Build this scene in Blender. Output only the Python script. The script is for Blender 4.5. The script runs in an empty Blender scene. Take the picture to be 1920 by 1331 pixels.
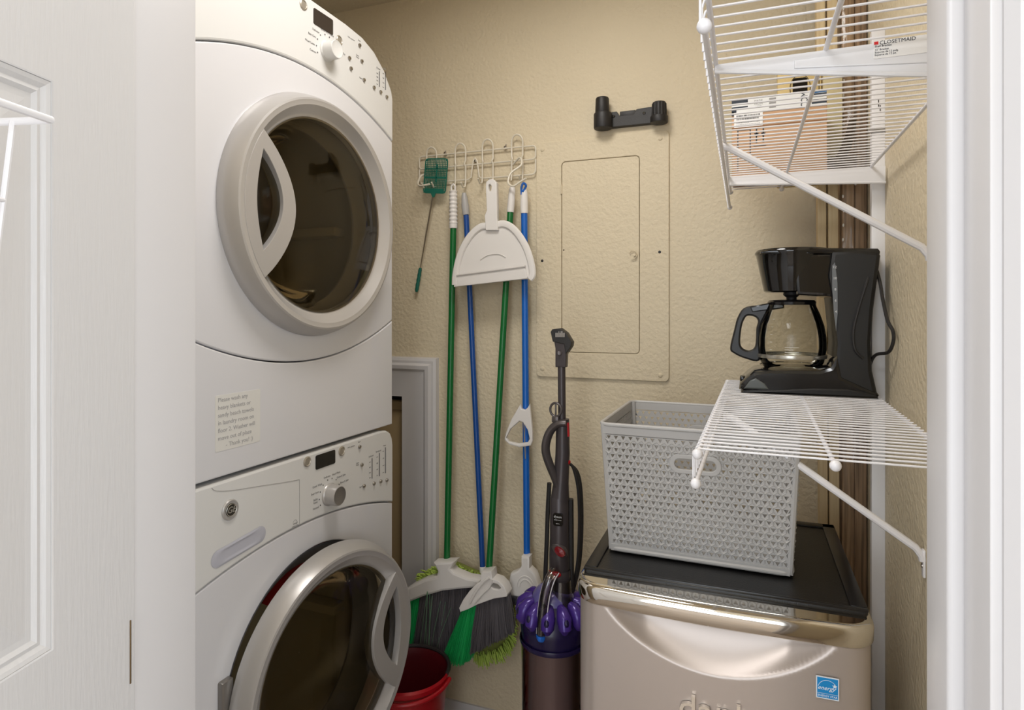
import bpy, bmesh, math, random
from math import sin, cos, pi, radians as R, atan, sqrt
from mathutils import Matrix, Vector
random.seed(7)
C = bpy.context.scene.collection
SC = bpy.context.scene
# ---------------------------------------------------------------- camera, light, exposure
F, HY, VX, H = 1150., 577., 1395., 1.31
TH = atan((VX-960)/F)
cam = bpy.data.cameras.new('camera'); cam.lens = 36*F/1920; cam.sensor_width = 36
cam.shift_y = -(665.5-HY)/1920; cam.clip_start = .02
co = bpy.data.objects.new('camera', cam); C.objects.link(co)
co.location = (0, 0, H); co.rotation_euler = (pi/2, 0, TH); SC.camera = co
w = bpy.data.worlds.new('world'); SC.world = w; w.use_nodes = True
w.node_tree.nodes['Background'].inputs[0].default_value = (1, .96, .9, 1)
w.node_tree.nodes['Background'].inputs[1].default_value = .35
def area(name, loc, rot, size, power, col, size_y=None, shape='RECTANGLE'):
    l = bpy.data.lights.new(name, 'AREA'); l.shape = shape; l.size = size
    l.size_y = size_y or size; l.energy = power; l.color = col
    o = bpy.data.objects.new(name, l); C.objects.link(o); o.location = loc; o.rotation_euler = rot
    return o
area('closet_ceiling_lamp', (-.42, .98, 2.32), (0, 0, 0), .42, 8.0, (1, .965, .92), shape='DISK')
area('hall_ceiling_lamp', (-.5, -.75, 2.31), (0, 0, 0), .7, 19, (.95, .97, 1))
area('hall_window_daylight', (-.6, -2.05, 1.15), (R(90), 0, 0), 2.2, 36, (.82, .91, 1), size_y=1.8)
area('side_fill_light', (2.05, -.8, 1.2), (R(90), 0, R(90)), 1.8, 44, (.82, .91, 1), size_y=1.8)  # added fill from the hall's right, brightens washer and dryer fronts; no real window
SC.view_settings.view_transform = 'Standard'; SC.view_settings.look = 'None'
SC.view_settings.exposure = 0.13; SC.view_settings.gamma = 1; SC.view_settings.use_curve_mapping = False

# ---------------------------------------------------------------- helpers
def P(x, y, Y):
    """room point at depth Y (metres from the doorway plane of the survey) seen at photo position x, y"""
    u = (x-960)/F; v = (HY-y)/F; r = (-sin(TH)+cos(TH)*u, cos(TH)+sin(TH)*u, v); t = Y/r[1]
    return Vector((r[0]*t, Y, H+r[2]*t))
def PZ(x, y, Z):
    u = (x-960)/F; v = (HY-y)/F; t = (Z-H)/v
    return Vector(((-sin(TH)+cos(TH)*u)*t, (cos(TH)+sin(TH)*u)*t, Z))
def srgb(c):
    return tuple(((k/255)/12.92 if k/255 <= .04045 else ((k/255+.055)/1.055)**2.4) for k in c)+(1,)
MATS = {}
def mat(name, col, rough=.5, metal=0, bump=0, bscale=50, noise=0, nscale=8, trans=0, coat=0, spec=None, stretch=None, alpha=None, ior=None, detail=2, col2=None):
    if name in MATS: return MATS[name]
    m = bpy.data.materials.new(name); m.use_nodes = True; n = m.node_tree.nodes; l = m.node_tree.links
    b = n['Principled BSDF']; c = srgb(col)
    b.inputs['Base Color'].default_value = c; b.inputs['Roughness'].default_value = rough
    b.inputs['Metallic'].default_value = metal; b.inputs['Transmission Weight'].default_value = trans
    b.inputs['Coat Weight'].default_value = coat; b.inputs['Coat Roughness'].default_value = .05
    if spec is not None: b.inputs['Specular IOR Level'].default_value = spec
    if ior: b.inputs['IOR'].default_value = ior
    if alpha is not None: b.inputs['Alpha'].default_value = alpha
    tc = n.new('ShaderNodeTexCoord'); src = tc.outputs['Object']
    if stretch:
        mp = n.new('ShaderNodeMapping'); mp.inputs['Scale'].default_value = stretch; l.new(src, mp.inputs[0]); src = mp.outputs[0]
    if noise or col2:
        t = n.new('ShaderNodeTexNoise'); t.inputs['Scale'].default_value = nscale; t.inputs['Detail'].default_value = 4; l.new(src, t.inputs[0])
        mx = n.new('ShaderNodeMix'); mx.data_type = 'RGBA'
        mx.inputs[6].default_value = c
        mx.inputs[7].default_value = srgb(col2) if col2 else tuple(k*(1-noise) for k in c[:3])+(1,)
        rp = n.new('ShaderNodeMapRange'); rp.inputs[1].default_value = .38; rp.inputs[2].default_value = .62
        l.new(t.outputs[0], rp.inputs[0]); l.new(rp.outputs[0], mx.inputs[0]); l.new(mx.outputs[2], b.inputs['Base Color'])
    if bump:
        t = n.new('ShaderNodeTexNoise'); t.inputs['Scale'].default_value = bscale; t.inputs['Detail'].default_value = detail; l.new(src, t.inputs[0])
        bp = n.new('ShaderNodeBump'); bp.inputs['Strength'].default_value = bump; bp.inputs['Distance'].default_value = .004
        l.new(t.outputs[0], bp.inputs['Height']); l.new(bp.outputs[0], b.inputs['Normal'])
    MATS[name] = m; return m
def tinted(name, col, fres=1.45, rough=.02, gl=1.0):
    """thin tinted pane: tinted see-through plus a glossy surface by Fresnel"""
    m = bpy.data.materials.new(name); m.use_nodes = True; n = m.node_tree.nodes; l = m.node_tree.links; n.clear()
    o = n.new('ShaderNodeOutputMaterial'); t = n.new('ShaderNodeBsdfTransparent'); t.inputs[0].default_value = srgb(col)
    g = n.new('ShaderNodeBsdfGlossy'); g.inputs['Roughness'].default_value = rough; g.inputs[0].default_value = (gl, gl, gl, 1)
    f = n.new('ShaderNodeFresnel'); f.inputs[0].default_value = fres; x = n.new('ShaderNodeMixShader')
    l.new(f.outputs[0], x.inputs[0]); l.new(t.outputs[0], x.inputs[1]); l.new(g.outputs[0], x.inputs[2]); l.new(x.outputs[0], o.inputs[0])
    return m
FX = Matrix(((0, 0, 1, 0), (1, 0, 0, 0), (0, 1, 0, 0), (0, 0, 0, 1)))       # flat drawing -> faces +X
FY = Matrix(((1, 0, 0, 0), (0, 0, -1, 0), (0, 1, 0, 0), (0, 0, 0, 1)))      # flat drawing -> faces -Y
FD = Matrix(((1, 0, 0, 0), (0, -1, 0, 0), (0, 0, -1, 0), (0, 0, 0, 1)))     # faces down
ID = Matrix.Identity(4)
T = lambda x, y, z: Matrix.Translation((x, y, z))
def smooth(pts, n=6, closed=False):
    pts = [Vector(p) for p in pts]; out = []; N = len(pts)
    for i in range(N if closed else N-1):
        g = lambda k: pts[k % N] if closed else pts[max(0, min(N-1, k))]
        p0, p1, p2, p3 = g(i-1), g(i), g(i+1), g(i+2)
        for k in range(n):
            t = k/n
            out.append(.5*((2*p1)+(p2-p0)*t+(2*p0-5*p1+4*p2-p3)*t*t+(3*p1-p0-3*p2+p3)*t**3))
    if not closed: out.append(pts[-1])
    return out
class MB:
    def __init__(s, M=ID): s.bm = bmesh.new(); s.M = M
    def _bev(s, vs, bev, seg):
        es = list({e for v in vs for e in v.link_edges})
        bmesh.ops.bevel(s.bm, geom=es, offset=bev, segments=seg, affect='EDGES', profile=.5)
    def box(s, x0, x1, y0, y1, z0, z1, bev=0, seg=2, M=ID):
        m = s.M @ M @ T((x0+x1)/2, (y0+y1)/2, (z0+z1)/2) @ Matrix.Diagonal((abs(x1-x0), abs(y1-y0), abs(z1-z0), 1))
        r = bmesh.ops.create_cube(s.bm, size=1, matrix=m)
        if bev: s._bev(r['verts'], bev, seg)
        return s
    def cyl(s, p0, p1, r0, r1=None, seg=20, bev=0, cap=True):
        p0, p1 = Vector(p0), Vector(p1); r1 = r0 if r1 is None else r1; d = p1-p0
        q = d.to_track_quat('Z', 'Y').to_matrix().to_4x4()
        m = s.M @ Matrix.Translation((p0+p1)/2) @ q
        r = bmesh.ops.create_cone(s.bm, cap_ends=cap, segments=seg, radius1=max(r0, 1e-5), radius2=max(r1, 1e-5), depth=d.length, matrix=m)
        if bev:
            fs = [f for f in {f for v in r['verts'] for f in v.link_faces} if len(f.verts) > 4]
            bmesh.ops.bevel(s.bm, geom=list({e for f in fs for e in f.edges}), offset=bev, segments=2, affect='EDGES', profile=.5)
        return s
    def ball(s, p, r, sc=(1, 1, 1), seg=14, M=ID):
        bmesh.ops.create_uvsphere(s.bm, u_segments=seg, v_segments=max(6, seg*2//3), radius=r, matrix=s.M @ Matrix.Translation(p) @ M @ Matrix.Diagonal((*sc, 1)))
        return s
    def tube(s, pts, r, seg=8, closed=False, flat=1.0, cap=True):
        pts = [Vector(p) for p in pts]; N = len(pts); rs = r if isinstance(r, (list, tuple)) else [r]*N
        tan = []
        for i in range(N):
            a = pts[(i-1) % N] if closed else pts[max(0, i-1)]; b = pts[(i+1) % N] if closed else pts[min(N-1, i+1)]
            tan.append((b-a).normalized() if (b-a).length > 1e-9 else Vector((0, 0, 1)))
        up = Vector((0, 0, 1)) if abs(tan[0].z) < .9 else Vector((1, 0, 0)); rings = []
        for i in range(N):
            t = tan[i]; a = (up-t*up.dot(t)).normalized(); up = a; b = t.cross(a)
            rings.append([s.bm.verts.new(s.M @ (pts[i]+a*cos(2*pi*k/seg)*rs[i]*flat+b*sin(2*pi*k/seg)*rs[i])) for k in range(seg)])
        for i in range(N if closed else N-1):
            A, B = rings[i], rings[(i+1) % N]
            for k in range(seg): s.bm.faces.new((A[k], A[(k+1) % seg], B[(k+1) % seg], B[k]))
        if cap and not closed: s.bm.faces.new(rings[0][::-1]); s.bm.faces.new(rings[-1])
        return s
    def lathe(s, prof, M=ID, seg=40, a0=0, a1=2*pi, sx=1, sy=1):
        """profile of (radius, height) turned about local z"""
        full = abs(a1-a0-2*pi) < 1e-6; n = seg if full else seg+1; rings = []
        for r, z in prof:
            rings.append([s.bm.verts.new(s.M @ M @ Vector((sx*r*cos(a0+(a1-a0)*k/seg), sy*r*sin(a0+(a1-a0)*k/seg), z))) for k in range(n)])
        for i in range(len(rings)-1):
            for k in range(seg):
                k2 = (k+1) % n
                s.bm.faces.new((rings[i][k], rings[i][k2], rings[i+1][k2], rings[i+1][k]))
        return s
    def _curve(s, cu, M):
        o = bpy.data.objects.new('tmp', cu); C.objects.link(o)
        dg = bpy.context.evaluated_depsgraph_get(); me = bpy.data.meshes.new_from_object(o.evaluated_get(dg))
        me.transform(s.M @ M); s.bm.from_mesh(me)
        bpy.data.objects.remove(o); bpy.data.curves.remove(cu); bpy.data.meshes.remove(me)
        return s
    def plate(s, outer, holes=(), M=ID, d0=0, d1=.01, bev=0):
        """flat outline with holes, thickness d0..d1 along the normal of M"""
        cu = bpy.data.curves.new('tmp', 'CURVE'); cu.dimensions = '2D'; cu.fill_mode = 'BOTH'
        cu.extrude = max((d1-d0)/2-bev, 1e-5); cu.bevel_depth = bev; cu.bevel_resolution = 1; cu.offset = -bev
        for loop in (outer, *holes):
            sp = cu.splines.new('POLY'); sp.points.add(len(loop)-1); sp.use_cyclic_u = True
            for q, p in zip(sp.points, loop): q.co = (p[0], p[1], 0, 1)
        return s._curve(cu, M @ T(0, 0, (d0+d1)/2))
    def text(s, body, size, M=ID, d=.0004, align='CENTER', shear=0, sx=1):
        cu = bpy.data.curves.new('tmp', 'FONT'); cu.body = body; cu.size = size; cu.extrude = d/2; cu.align_x = align; cu.align_y = 'CENTER'
        cu.shear = shear; cu.resolution_u = 2
        return s._curve(cu, M @ T(0, 0, d/2) @ Matrix.Diagonal((sx, 1, 1, 1)))
    def quad(s, *p):
        s.bm.faces.new([s.bm.verts.new(s.M @ Vector(q)) for q in p]); return s
def wmat(o):
    m = Matrix.LocRotScale(o.location, o.rotation_euler, o.scale)
    return wmat(o.parent) @ m if o.parent else m
def link(name, me, parent=None):
    o = bpy.data.objects.new(name, me); C.objects.link(o)
    if parent: o.parent = parent
    return o
def obj(name, mb, m, parent=None, local=False, ang=35, flat=False, label=None, kind=None, mats=None):
    bm = mb.bm
    bmesh.ops.recalc_face_normals(bm, faces=bm.faces)
    off = None
    if parent is not None:
        if not local: bm.transform(wmat(parent).inverted())
    elif not local:
        lo = [min(v.co[i] for v in bm.verts) for i in range(3)]; hi = [max(v.co[i] for v in bm.verts) for i in range(3)]
        off = Vector(((lo[0]+hi[0])/2, (lo[1]+hi[1])/2, lo[2])); bm.transform(Matrix.Translation(-off))
    me = bpy.data.meshes.new(name); bm.to_mesh(me); bm.free()
    for p in me.polygons: p.use_smooth = not flat
    if not flat: me.set_sharp_from_angle(angle=R(ang))
    me.materials.append(m)
    o = link(name, me, parent)
    if off is not None: o.location = off
    if label: o['label'] = label
    if kind: o['kind'] = kind
    return o
def struct(name, mb, m, **k):
    o = obj(name, mb, m, **k); o['kind'] = 'structure'; return o
def tag(o, label, cat, group=None):
    o['label'] = label; o['category'] = cat
    if group: o['group'] = group
    return o
def root(name, label, cat, loc=(0, 0, 0), rotz=0, group=None):
    o = link(name, None); o.location = loc; o.rotation_euler = (0, 0, rotz); o.empty_display_size = .05
    return tag(o, label, cat, group)
def inst(src, parent, loc, name=None):
    o = src.copy(); C.objects.link(o); o.parent = parent; o.location = loc; return o
def circ(cx, cy, r, n=32, a0=0, a1=2*pi):
    full = abs(a1-a0-2*pi) < 1e-6
    return [(cx+r*cos(a0+(a1-a0)*k/n), cy+r*sin(a0+(a1-a0)*k/n)) for k in range(n if full else n+1)]
def rrect(x0, x1, y0, y1, r, n=5):
    o = []
    for cx, cy, a in ((x1-r, y1-r, 0), (x0+r, y1-r, pi/2), (x0+r, y0+r, pi), (x1-r, y0+r, 3*pi/2)):
        o += [(cx+r*cos(a+pi/2*k/n), cy+r*sin(a+pi/2*k/n)) for k in range(n+1)]
    return o
# ---------------------------------------------------------------- materials
WALL = mat('beige orange peel paint', (216, 202, 174), .62, bump=.75, bscale=95, detail=3, noise=.03, nscale=4)
CEILM = mat('ceiling paint', (214, 202, 178), .8, bump=.8, bscale=110)
PWHITE = mat('semi gloss white paint', (207, 204, 204), .38, bump=.05, bscale=30)
DWHITE = mat('grained white door paint', (212, 210, 210), .4, bump=.1, bscale=40, stretch=(6, 6, .6))
FLOORM = mat('tan vinyl floor', (172, 156, 140), .5, noise=.15, nscale=5)
ENAM = mat('white enamel', (217, 216, 219), .22, coat=.3)
ENAMP = mat('white plastic console', (219, 218, 216), .28)
GAP = mat('dark gap', (60, 55, 50), .9)
SILV = mat('silver painted plastic', (190, 187, 185), .34, metal=.4)
SILVD = mat('dark silver plastic', (140, 136, 132), .35, metal=.6)
INNER = mat('drum steel', (205, 198, 182), .5, metal=.1)
BLK = mat('black gloss plastic', (16, 15, 16), .12)
BLKM = mat('black matte plastic', (34, 32, 32), .5, bump=.1, bscale=300)
PRINT = mat('grey print', (150, 148, 146), .6)
PRINTD = mat('dark print', (45, 45, 50), .6)
WHP = mat('white plastic', (228, 224, 220), .35)
WIREM = mat('white vinyl coated wire', (232, 230, 232), .33)
CREAM = mat('cream coated wire', (220, 212, 195), .4)
CHROME = mat('chrome', (225, 220, 212), .06, metal=1)
STEEL = mat('steel', (170, 165, 158), .3, metal=1)
GREEN = mat('green painted tube', (16, 104, 48), .22)
BLUED = mat('dark blue painted tube', (20, 74, 150), .25)
BLUE = mat('bright blue painted tube', (18, 98, 190), .25)
GREENB = mat('green bristle', (30, 170, 92), .5)
GREYB = mat('grey bristle', (96, 92, 96), .6)
LIME = mat('lime chenille', (176, 200, 92), .9)
# ---------------------------------------------------------------- room shell
XR, YB, ZC, XL, YF, YN = .272, 1.78, 2.335, -1.66, .57, .45
DL, DR = -.637, .138           # door opening
struct('floor', MB().box(XL-.1, 2.2, -2.2, YB+.1, -.1, 0), FLOORM)
struct('ceiling', MB().box(XL-.1, 2.2, -2.2, YB+.1, ZC, ZC+.1), CEILM)
bk = MB(); ox0, ox1, oz = -1.45, -1.058, 1.017     # low opening in the rear wall
bk.box(ox1, XR+.1, YB, YB+.1, 0, ZC).box(XL-.1, ox0, YB, YB+.1, 0, ZC).box(ox0, ox1, YB, YB+.1, oz, ZC)
struct('wall_back', bk, WALL)
struct('wall_left', MB().box(XL-.1, XL, YN, YB, 0, ZC), WALL)
struct('wall_right', MB().box(XR, XR+.1, YN+.02, YB, 0, ZC), WALL)
fr = MB(); fr.box(XL-.5, DL-.02, YN, YF, 0, ZC).box(DR+.02, 2.2, YN, YF, 0, ZC).box(DL-.02, DR+.02, YN, YF, 2.08, ZC)
struct('wall_front', fr, WALL)
struct('wall_hall_back', MB().box(XL-.5, 2.2, -2.2, -2.1, 0, ZC), PWHITE)
struct('wall_hall_right', MB().box(2.1, 2.2, -2.1, YN, 0, ZC), PWHITE)
struct('wall_hall_left', MB().box(-2.16, -2.1, -2.1, YN, 0, ZC), PWHITE)
struct('baseboard_back', MB().plate([(0, 0), (.014, 0), (.014, .035), (.010, .044), (.006, .05), (0, .05)], M=Matrix(((0, 0, 1, 0), (-1, 0, 0, YB), (0, 1, 0, 0), (0, 0, 0, 1))), d0=-.905, d1=XR), PWHITE)
# door jambs and casings
j = MB(); j.box(DL-.02, DL, YN-.004, YF+.004, 0, 2.08, .0015)
struct('trim_1', j, PWHITE)
j = MB(); j.box(DR, DR+.02, YN-.004, YF+.004, 0, 2.08, .0015); j.box(DR-.010, DR+.001, YN+.04, YF-.028, 0, 2.07, .003, 3)
struct('trim_2', j, PWHITE)
j = MB(); j.box(DL-.02, DR+.02, YN-.004, YF+.004, 2.08, 2.10, .0015)
struct('trim_3', j, PWHITE)
def casing(x0, sgn, name):
    pr = [(.006, 0), (.006, .007), (.012, .013), (.020, .015), (.030, .012), (.042, .012), (.052, .018), (.060, .018), (.066, .012), (.070, 0)]
    struct(name, MB().plate([(x0+sgn*a, -YN+b) for a, b in pr], M=Matrix(((1, 0, 0, 0), (0, -1, 0, 0), (0, 0, 1, 0), (0, 0, 0, 1))), d0=0, d1=2.14), PWHITE, ang=20)
casing(DR, 1, 'trim_4')
casing(DL-.006, -1, 'trim_5')
# low white casing with mitred corner around the rear opening
cz = MB()
def mitre(p):  # casing profile swept round the corner
    path = [(ox0-.0, 0), (ox0-.0, oz), (ox1, oz), (ox1, 0)]
    return path
prof = [(0, 0), (0, .012), (.06, .014), (.085, .020), (.093, .026), (.105, .028), (.112, .020), (.120, .020), (.128, .016), (.131, 0)]
loops = []
for dd, hh in prof:
    loops.append([(ox0-dd, 0, hh), (ox0-dd, oz+dd, hh), (ox1+dd, oz+dd, hh), (ox1+dd, 0, hh)])
for a, b in zip(loops, loops[1:]):
    for k in range(3):
        cz.quad(*[(q[0], YB-q[2], q[1]) for q in (a[k], a[k+1], b[k+1], b[k])])
bmesh.ops.remove_doubles(cz.bm, verts=cz.bm.verts, dist=1e-5)
struct('trim_6', cz, PWHITE, ang=18)
hp = MB().box(ox0, ox1-.006, YB+.03, YB+.04, 0, oz-.02, .002)
hp.box(ox0, ox1-.008, YB+.022, YB+.031, oz-.052, oz-.022, .003)
struct('trim_7', hp, mat('tan metal hatch', (160, 138, 102), .5))
struct('trim_8', MB().box(ox0, ox1+.02, YB+.06, YB+.07, 0, oz+.02), GAP)
# textured step low on the wall below the brooms
# ---------------------------------------------------------------- door leaf, open towards the camera
dr = link('door_1', None); dr['kind'] = 'structure'
dang = math.atan2(-.973, .23)
dr.location = (DL+.001, YN+.042, 0); dr.rotation_euler = (0, 0, dang)
# local x runs along the leaf from the hinge, local y is the closet-side face (+y = towards the camera's right)
LW = .762; ys = .0; th_ = .035
pan = []
for (za, zb) in ((.24, .82), (.988, 1.523), (1.66, 1.92)):
    for (xa, xb) in ((.107, .345), (.42, .65)): pan.append((xa, xb, za, zb))
MD = Matrix(((1, 0, 0, 0), (0, 0, -1, 0), (0, 1, 0, 0), (0, 0, 0, 1)))
slab = MB().plate([(0, .012), (LW, .012), (LW, 2.06), (0, 2.06)], [[(a, c), (b, c), (b, d), (a, d)] for a, b, c, d in pan], M=MD, d0=-.0, d1=th_, bev=.002)
slab.bm.transform(T(0, 0, 0))
obj('door_frame', slab, DWHITE, dr, local=True)
for a, b, c, d in pan:
    q = MB(); steps = [(0, .001), (.004, .002), (.008, .0045), (.012, .0035), (.016, .006), (.022, .006), (.06, .002), (.061, .002)]
    # both faces: recess steps
    for side in (0, 1):
        lo = [[(a+i, c+i), (b-i, c+i), (b-i, d-i), (a+i, d-i)] for i, _ in steps]
        for (L1, (i1, h1)), (L2, (i2, h2)) in zip(zip(lo, steps), list(zip(lo, steps))[1:]):
            for k in range(4):
                y1, y2 = (-h1, -h2) if side == 0 else (-th_+h1, -th_+h2)
                q.quad((L1[k][0], y1, L1[k][1]), (L1[(k+1) % 4][0], y1, L1[(k+1) % 4][1]), (L2[(k+1) % 4][0], y2, L2[(k+1) % 4][1]), (L2[k][0], y2, L2[k][1]))
        L = lo[-1]; y = -steps[-1][1] if side == 0 else -th_+steps[-1][1]
        q.quad(*[(p[0], y, p[1]) for p in L])
    obj('door_panel', q, DWHITE, dr, local=True, ang=15)
hg = MB().box(.007, .0085, -.003, .0012, .895, .965, .0004)
obj('hinge', hg, mat('aged brass', (120, 100, 72), .4, metal=.7), dr, local=True)
# ---------------------------------------------------------------- stacked laundry machines
# local frame: x outward from the front face, y along the width (0 = centre), z up from the machine's own base
MW, MH = .676, .985
def arc(y0, y1, zc, za, n=24):      # arch: height zc at the ends, za in the middle
    return [(y0+(y1-y0)*k/n, zc+(za-zc)*(1-((2*k/n-1))**2)) for k in range(n+1)]
DC = (.030, .525)                   # door centre (y, z)
def ring_door(parent, s, parent_local=True, cz=.515, hinge=None, dims=(.265, .222)):
    """round door: ring, glass, grip; s=-1 grip on the near side, +1 grip on the far side. Drawn around its own centre."""
    ro, ri = dims
    L = Matrix(((0, 0, 1, 0), (1, 0, 0, 0), (0, 1, 0, 0), (0, 0, 0, 1)))
    prof = [(ro-.03, 0), (ro+.0, 0.0), (ro+.001, .004), (ro-.003, .018), (ro-.010, .034), (ro-.014, .040), (ro-.018, .0413), (ro-.021, .0406), (ri+.015, .0400), (ri+.013, .0385), (ri-.001, .024), (ri-.006, .021), (ri-.012, .020), (ri-.012, .006), (ro-.03, 0)]
    mb = MB(); mb.lathe(prof, L, 96)
    bmesh.ops.remove_doubles(mb.bm, verts=mb.bm.verts, dist=1e-5)
    door = obj('door', mb, SILV, parent, local=True, ang=30, label='silver round door')
    g = MB(); g.lathe([(ri-.008, .022), (ri-.03, .027), (ri-.08, .032), (ri-.14, .034), (.0001, .035)], L, 64)
    obj('glass', g, GLASSD, door, local=True)
    # inner bowl of the door glass
    b = MB(); b.lathe([(ri-.012, .004), (ri-.03, -.01), (ri-.05, -.05), (ri-.07, -.075), (ri-.11, -.088), (.001, -.092)], L, 64)
    obj('glass_bowl', b, GLASSB, door, local=True)
    # crescent grip plate
    tipT, tipB, bul = (.182, .137), (.184, -.143), .102
    a1 = math.atan2(tipT[1], -tipT[0]); a2 = math.atan2(tipB[1], -tipB[0])+2*pi
    out = [( (ri+.0145)*cos(a1+(a2-a1)*k/24), (ri+.0145)*sin(a1+(a2-a1)*k/24)) for k in range(25)]
    for k in range(1, 22):
        t = k/22; z = tipB[1]*.985+(tipT[1]-tipB[1])*.985*t; bulx = -tipB[0]+(tipB[0]-bul)*sin(pi*t)**.8
        out.append((bulx, z))
    hole = []
    for k in range(17):
        t = k/16; hole.append((-.190+(.052)*sin(pi*t)**.85, -.092+.196*t))
    for k in range(1, 16):
        t = 1-k/16; hole.append((-.190-.016*sin(pi*t), -.092+.196*t))
    if s > 0: out = [(-a, b) for a, b in out]; hole = [(-a, b) for a, b in hole]
    gp = MB().plate(out, [hole], M=L, d0=.012, d1=.0405, bev=.001)
    obj('grip', gp, SILV, door, local=True, label='silver crescent grip')
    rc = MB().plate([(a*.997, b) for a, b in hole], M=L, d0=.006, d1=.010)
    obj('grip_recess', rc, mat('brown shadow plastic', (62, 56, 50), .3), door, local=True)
    return door
GLASSD = tinted('smoked door glass', (205, 195, 172), 1.32, .03)
GLASSB = tinted('inner glass bowl', (220, 214, 200), 1.12, .05)
def machine(kind, name, label, z0):
    dryer = kind == 'dryer'
    r = root(name, label, kind, (-.9, 1.097, z0), R(-2), 'stacked laundry machines')
    h2 = MW/2; top = 1.008 if dryer else MH-.006
    cab = MB().box(-.69, -.014, -h2+.002, h2-.002, .012 if not dryer else .006, top-.03 if dryer else top, .006)
    # drum opening cut: use front plates over a dark interior; the cabinet body is a shell
    cab = MB(); D = -.69
    cab.box(D, -.012, -h2+.001, -h2+.006, .006, top-.03); cab.box(D, -.012, h2-.006, h2-.001, .006, top-.1)
    cab.box(D, -.012, -h2+.001, h2-.001, .006, .012)
    if dryer: cab.box(D, -.03, -h2+.001, h2-.001, top-.09, top-.084)
    else: cab.box(D, -.012, -h2+.001, h2-.001, top-.012, top-.004)
    cab.box(D, D+.006, -h2+.001, h2-.001, .006, top-.09)
    obj('cabinet', cab, ENAM, r, local=True)
    bz, ba = (.770, .852) if dryer else (.785, .838)
    # top console: outline with arched bottom and (dryer) arched top corners
    bot = arc(-h2, h2, bz+.0015, ba+.0015)
    if dryer:
        topl = [(h2, .885), (h2-.006, .905), (h2-.04, .948), (h2-.085, .980), (h2-.135, .997), (h2-.2, 1.003), (0, 1.006), (-h2+.2, 1.003), (-h2+.135, .997), (-h2+.085, .980), (-h2+.04, .948), (-h2+.006, .905), (-h2, .885)]
    else:
        topl = [(h2, .94), (h2-.003, .958), (h2-.012, .974), (h2-.03, .984), (h2-.06, .987), (-h2+.06, .987), (-h2+.03, .984), (-h2+.012, .974), (-h2+.003, .958), (-h2, .94)]
    cons = MB().plate(bot+topl, M=FX, d0=-.05, d1=.002, bev=.004)
    cpl = obj('console', cons, ENAMP, r, local=True, ang=30, label='control console')
    if not dryer: pass
    # middle panel around the door, with a round hole
    ORAD = .232 if dryer else .248
    mt = arc(-h2, h2, bz-.0012, ba-.0012)
    if dryer:
        lo = arc(-h2, h2, .288+.0012, .205+.0012)
    else: lo = [(-h2, .07), (h2, .07)]
    mp = MB().plate(mt[::-1]+lo, [circ(DC[0], DC[1] if dryer else .528, ORAD, 72)], M=FX, d0=-.03, d1=.0, bev=.003)
    obj('front_panel', mp, ENAM, r, local=True, ang=30)
    # rim of the recess around the door
    cz = DC[1] if dryer else .528
    L = T(0, DC[0], cz) @ FX
    rm = MB().lathe([(ORAD, .0005), (ORAD-.004, -.008), (ORAD-.010, -.014), (.212, -.03), (.2, -.045), (.2, -.05)], L, 72)
    obj('opening_rim', rm, ENAM if dryer else mat('grey door gasket', (140, 140, 148), .5), r, local=True)
    dm = MB().lathe([(.2, -.05), (.235, -.07), (.24, -.25), (.235, -.46), (.18, -.485), (.001, -.49)], L, 64)
    dro = obj('drum', dm, INNER, r, local=True)
    for k in range(3):
        a = 2*pi*k/3+.5
        obj('drum_baffle', MB().box(-.42, -.1, -.012, .012, .19, .235, .004, M=T(0, DC[0], cz) @ Matrix.Rotation(a, 4, 'X')), INNER, dro, local=True)
    bkp = MB().plate(rrect(-h2+.004, h2-.004, .02, bz-.01, .01), [circ(DC[0], cz, ORAD+.008, 48)], M=FX, d0=-.036, d1=-.032)
    obj('seam_backing', bkp, GAP, r, local=True)
    if dryer:
        lp = MB().plate([(-h2, .008), (-h2, .2865)]+arc(-h2, h2, .288-.0012, .205-.0012)[1:]+[(h2, .008)], M=FX, d0=-.03, d1=0, bev=.003)
        obj('lower_panel', lp, ENAM, r, local=True, ang=30)
        d = ring_door(r, -1); d.location = (0.0, DC[0], cz)
        for dd in (.0,): pass
    else:
        lp = MB().plate([(-h2, .008), (-h2, .066), (h2, .066), (h2, .008)], M=FX, d0=-.03, d1=0, bev=.003)
        obj('lower_panel', lp, ENAM, r, local=True)
        d = ring_door(r, +1, dims=(.262, .218))
        phi = R(WPHI); hy = DC[0]-.255
        d.location = (.013+.265*sin(phi), hy+.265*cos(phi), cz-.010); d.rotation_euler = (0, 0, -phi)
        for dz_ in (-.10, .03): obj('door_hinge', MB().box(-.004, .012, hy-.006, hy+.02, cz+dz_, cz+dz_+.06, .003), SILVD, r, local=True)
    # controls
    dz = .034 if dryer else 0   # dryer controls sit a little higher
    ky, kz = ((.070, .911) if dryer else (.079, .879)); ks = .8 if dryer else .88
    kn = MB().lathe([(.030*ks, 0), (.029*ks, .002), (.0265*ks, .004), (.0262*ks, .026), (.025*ks, .029), (.0235*ks, .0295)], T(.0022, ky, kz) @ FX, 36)
    kk = obj('knob', kn, ENAMP if dryer else SILV, r, local=True, label='round cycle knob')
    kf = MB().lathe([(.0235*ks, .0295), (.021*ks, .0285), (.0001, .0285)], T(.0022, ky, kz) @ FX, 36)
    obj('knob_face', kf, ENAMP if dryer else SILVD, kk, local=True)
    y0, y1 = (.024, .088) if not dryer else (.030, .094)
    z0_, z1_ = (.949, .985-.004) if not dryer else (.952, .985)
    dp = MB().plate(rrect(.031, .098, .947, .979, .004) if not dryer else rrect(.024, .090, .955, .991, .004), M=FX, d0=.001, d1=.0035, bev=.0005)
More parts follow.
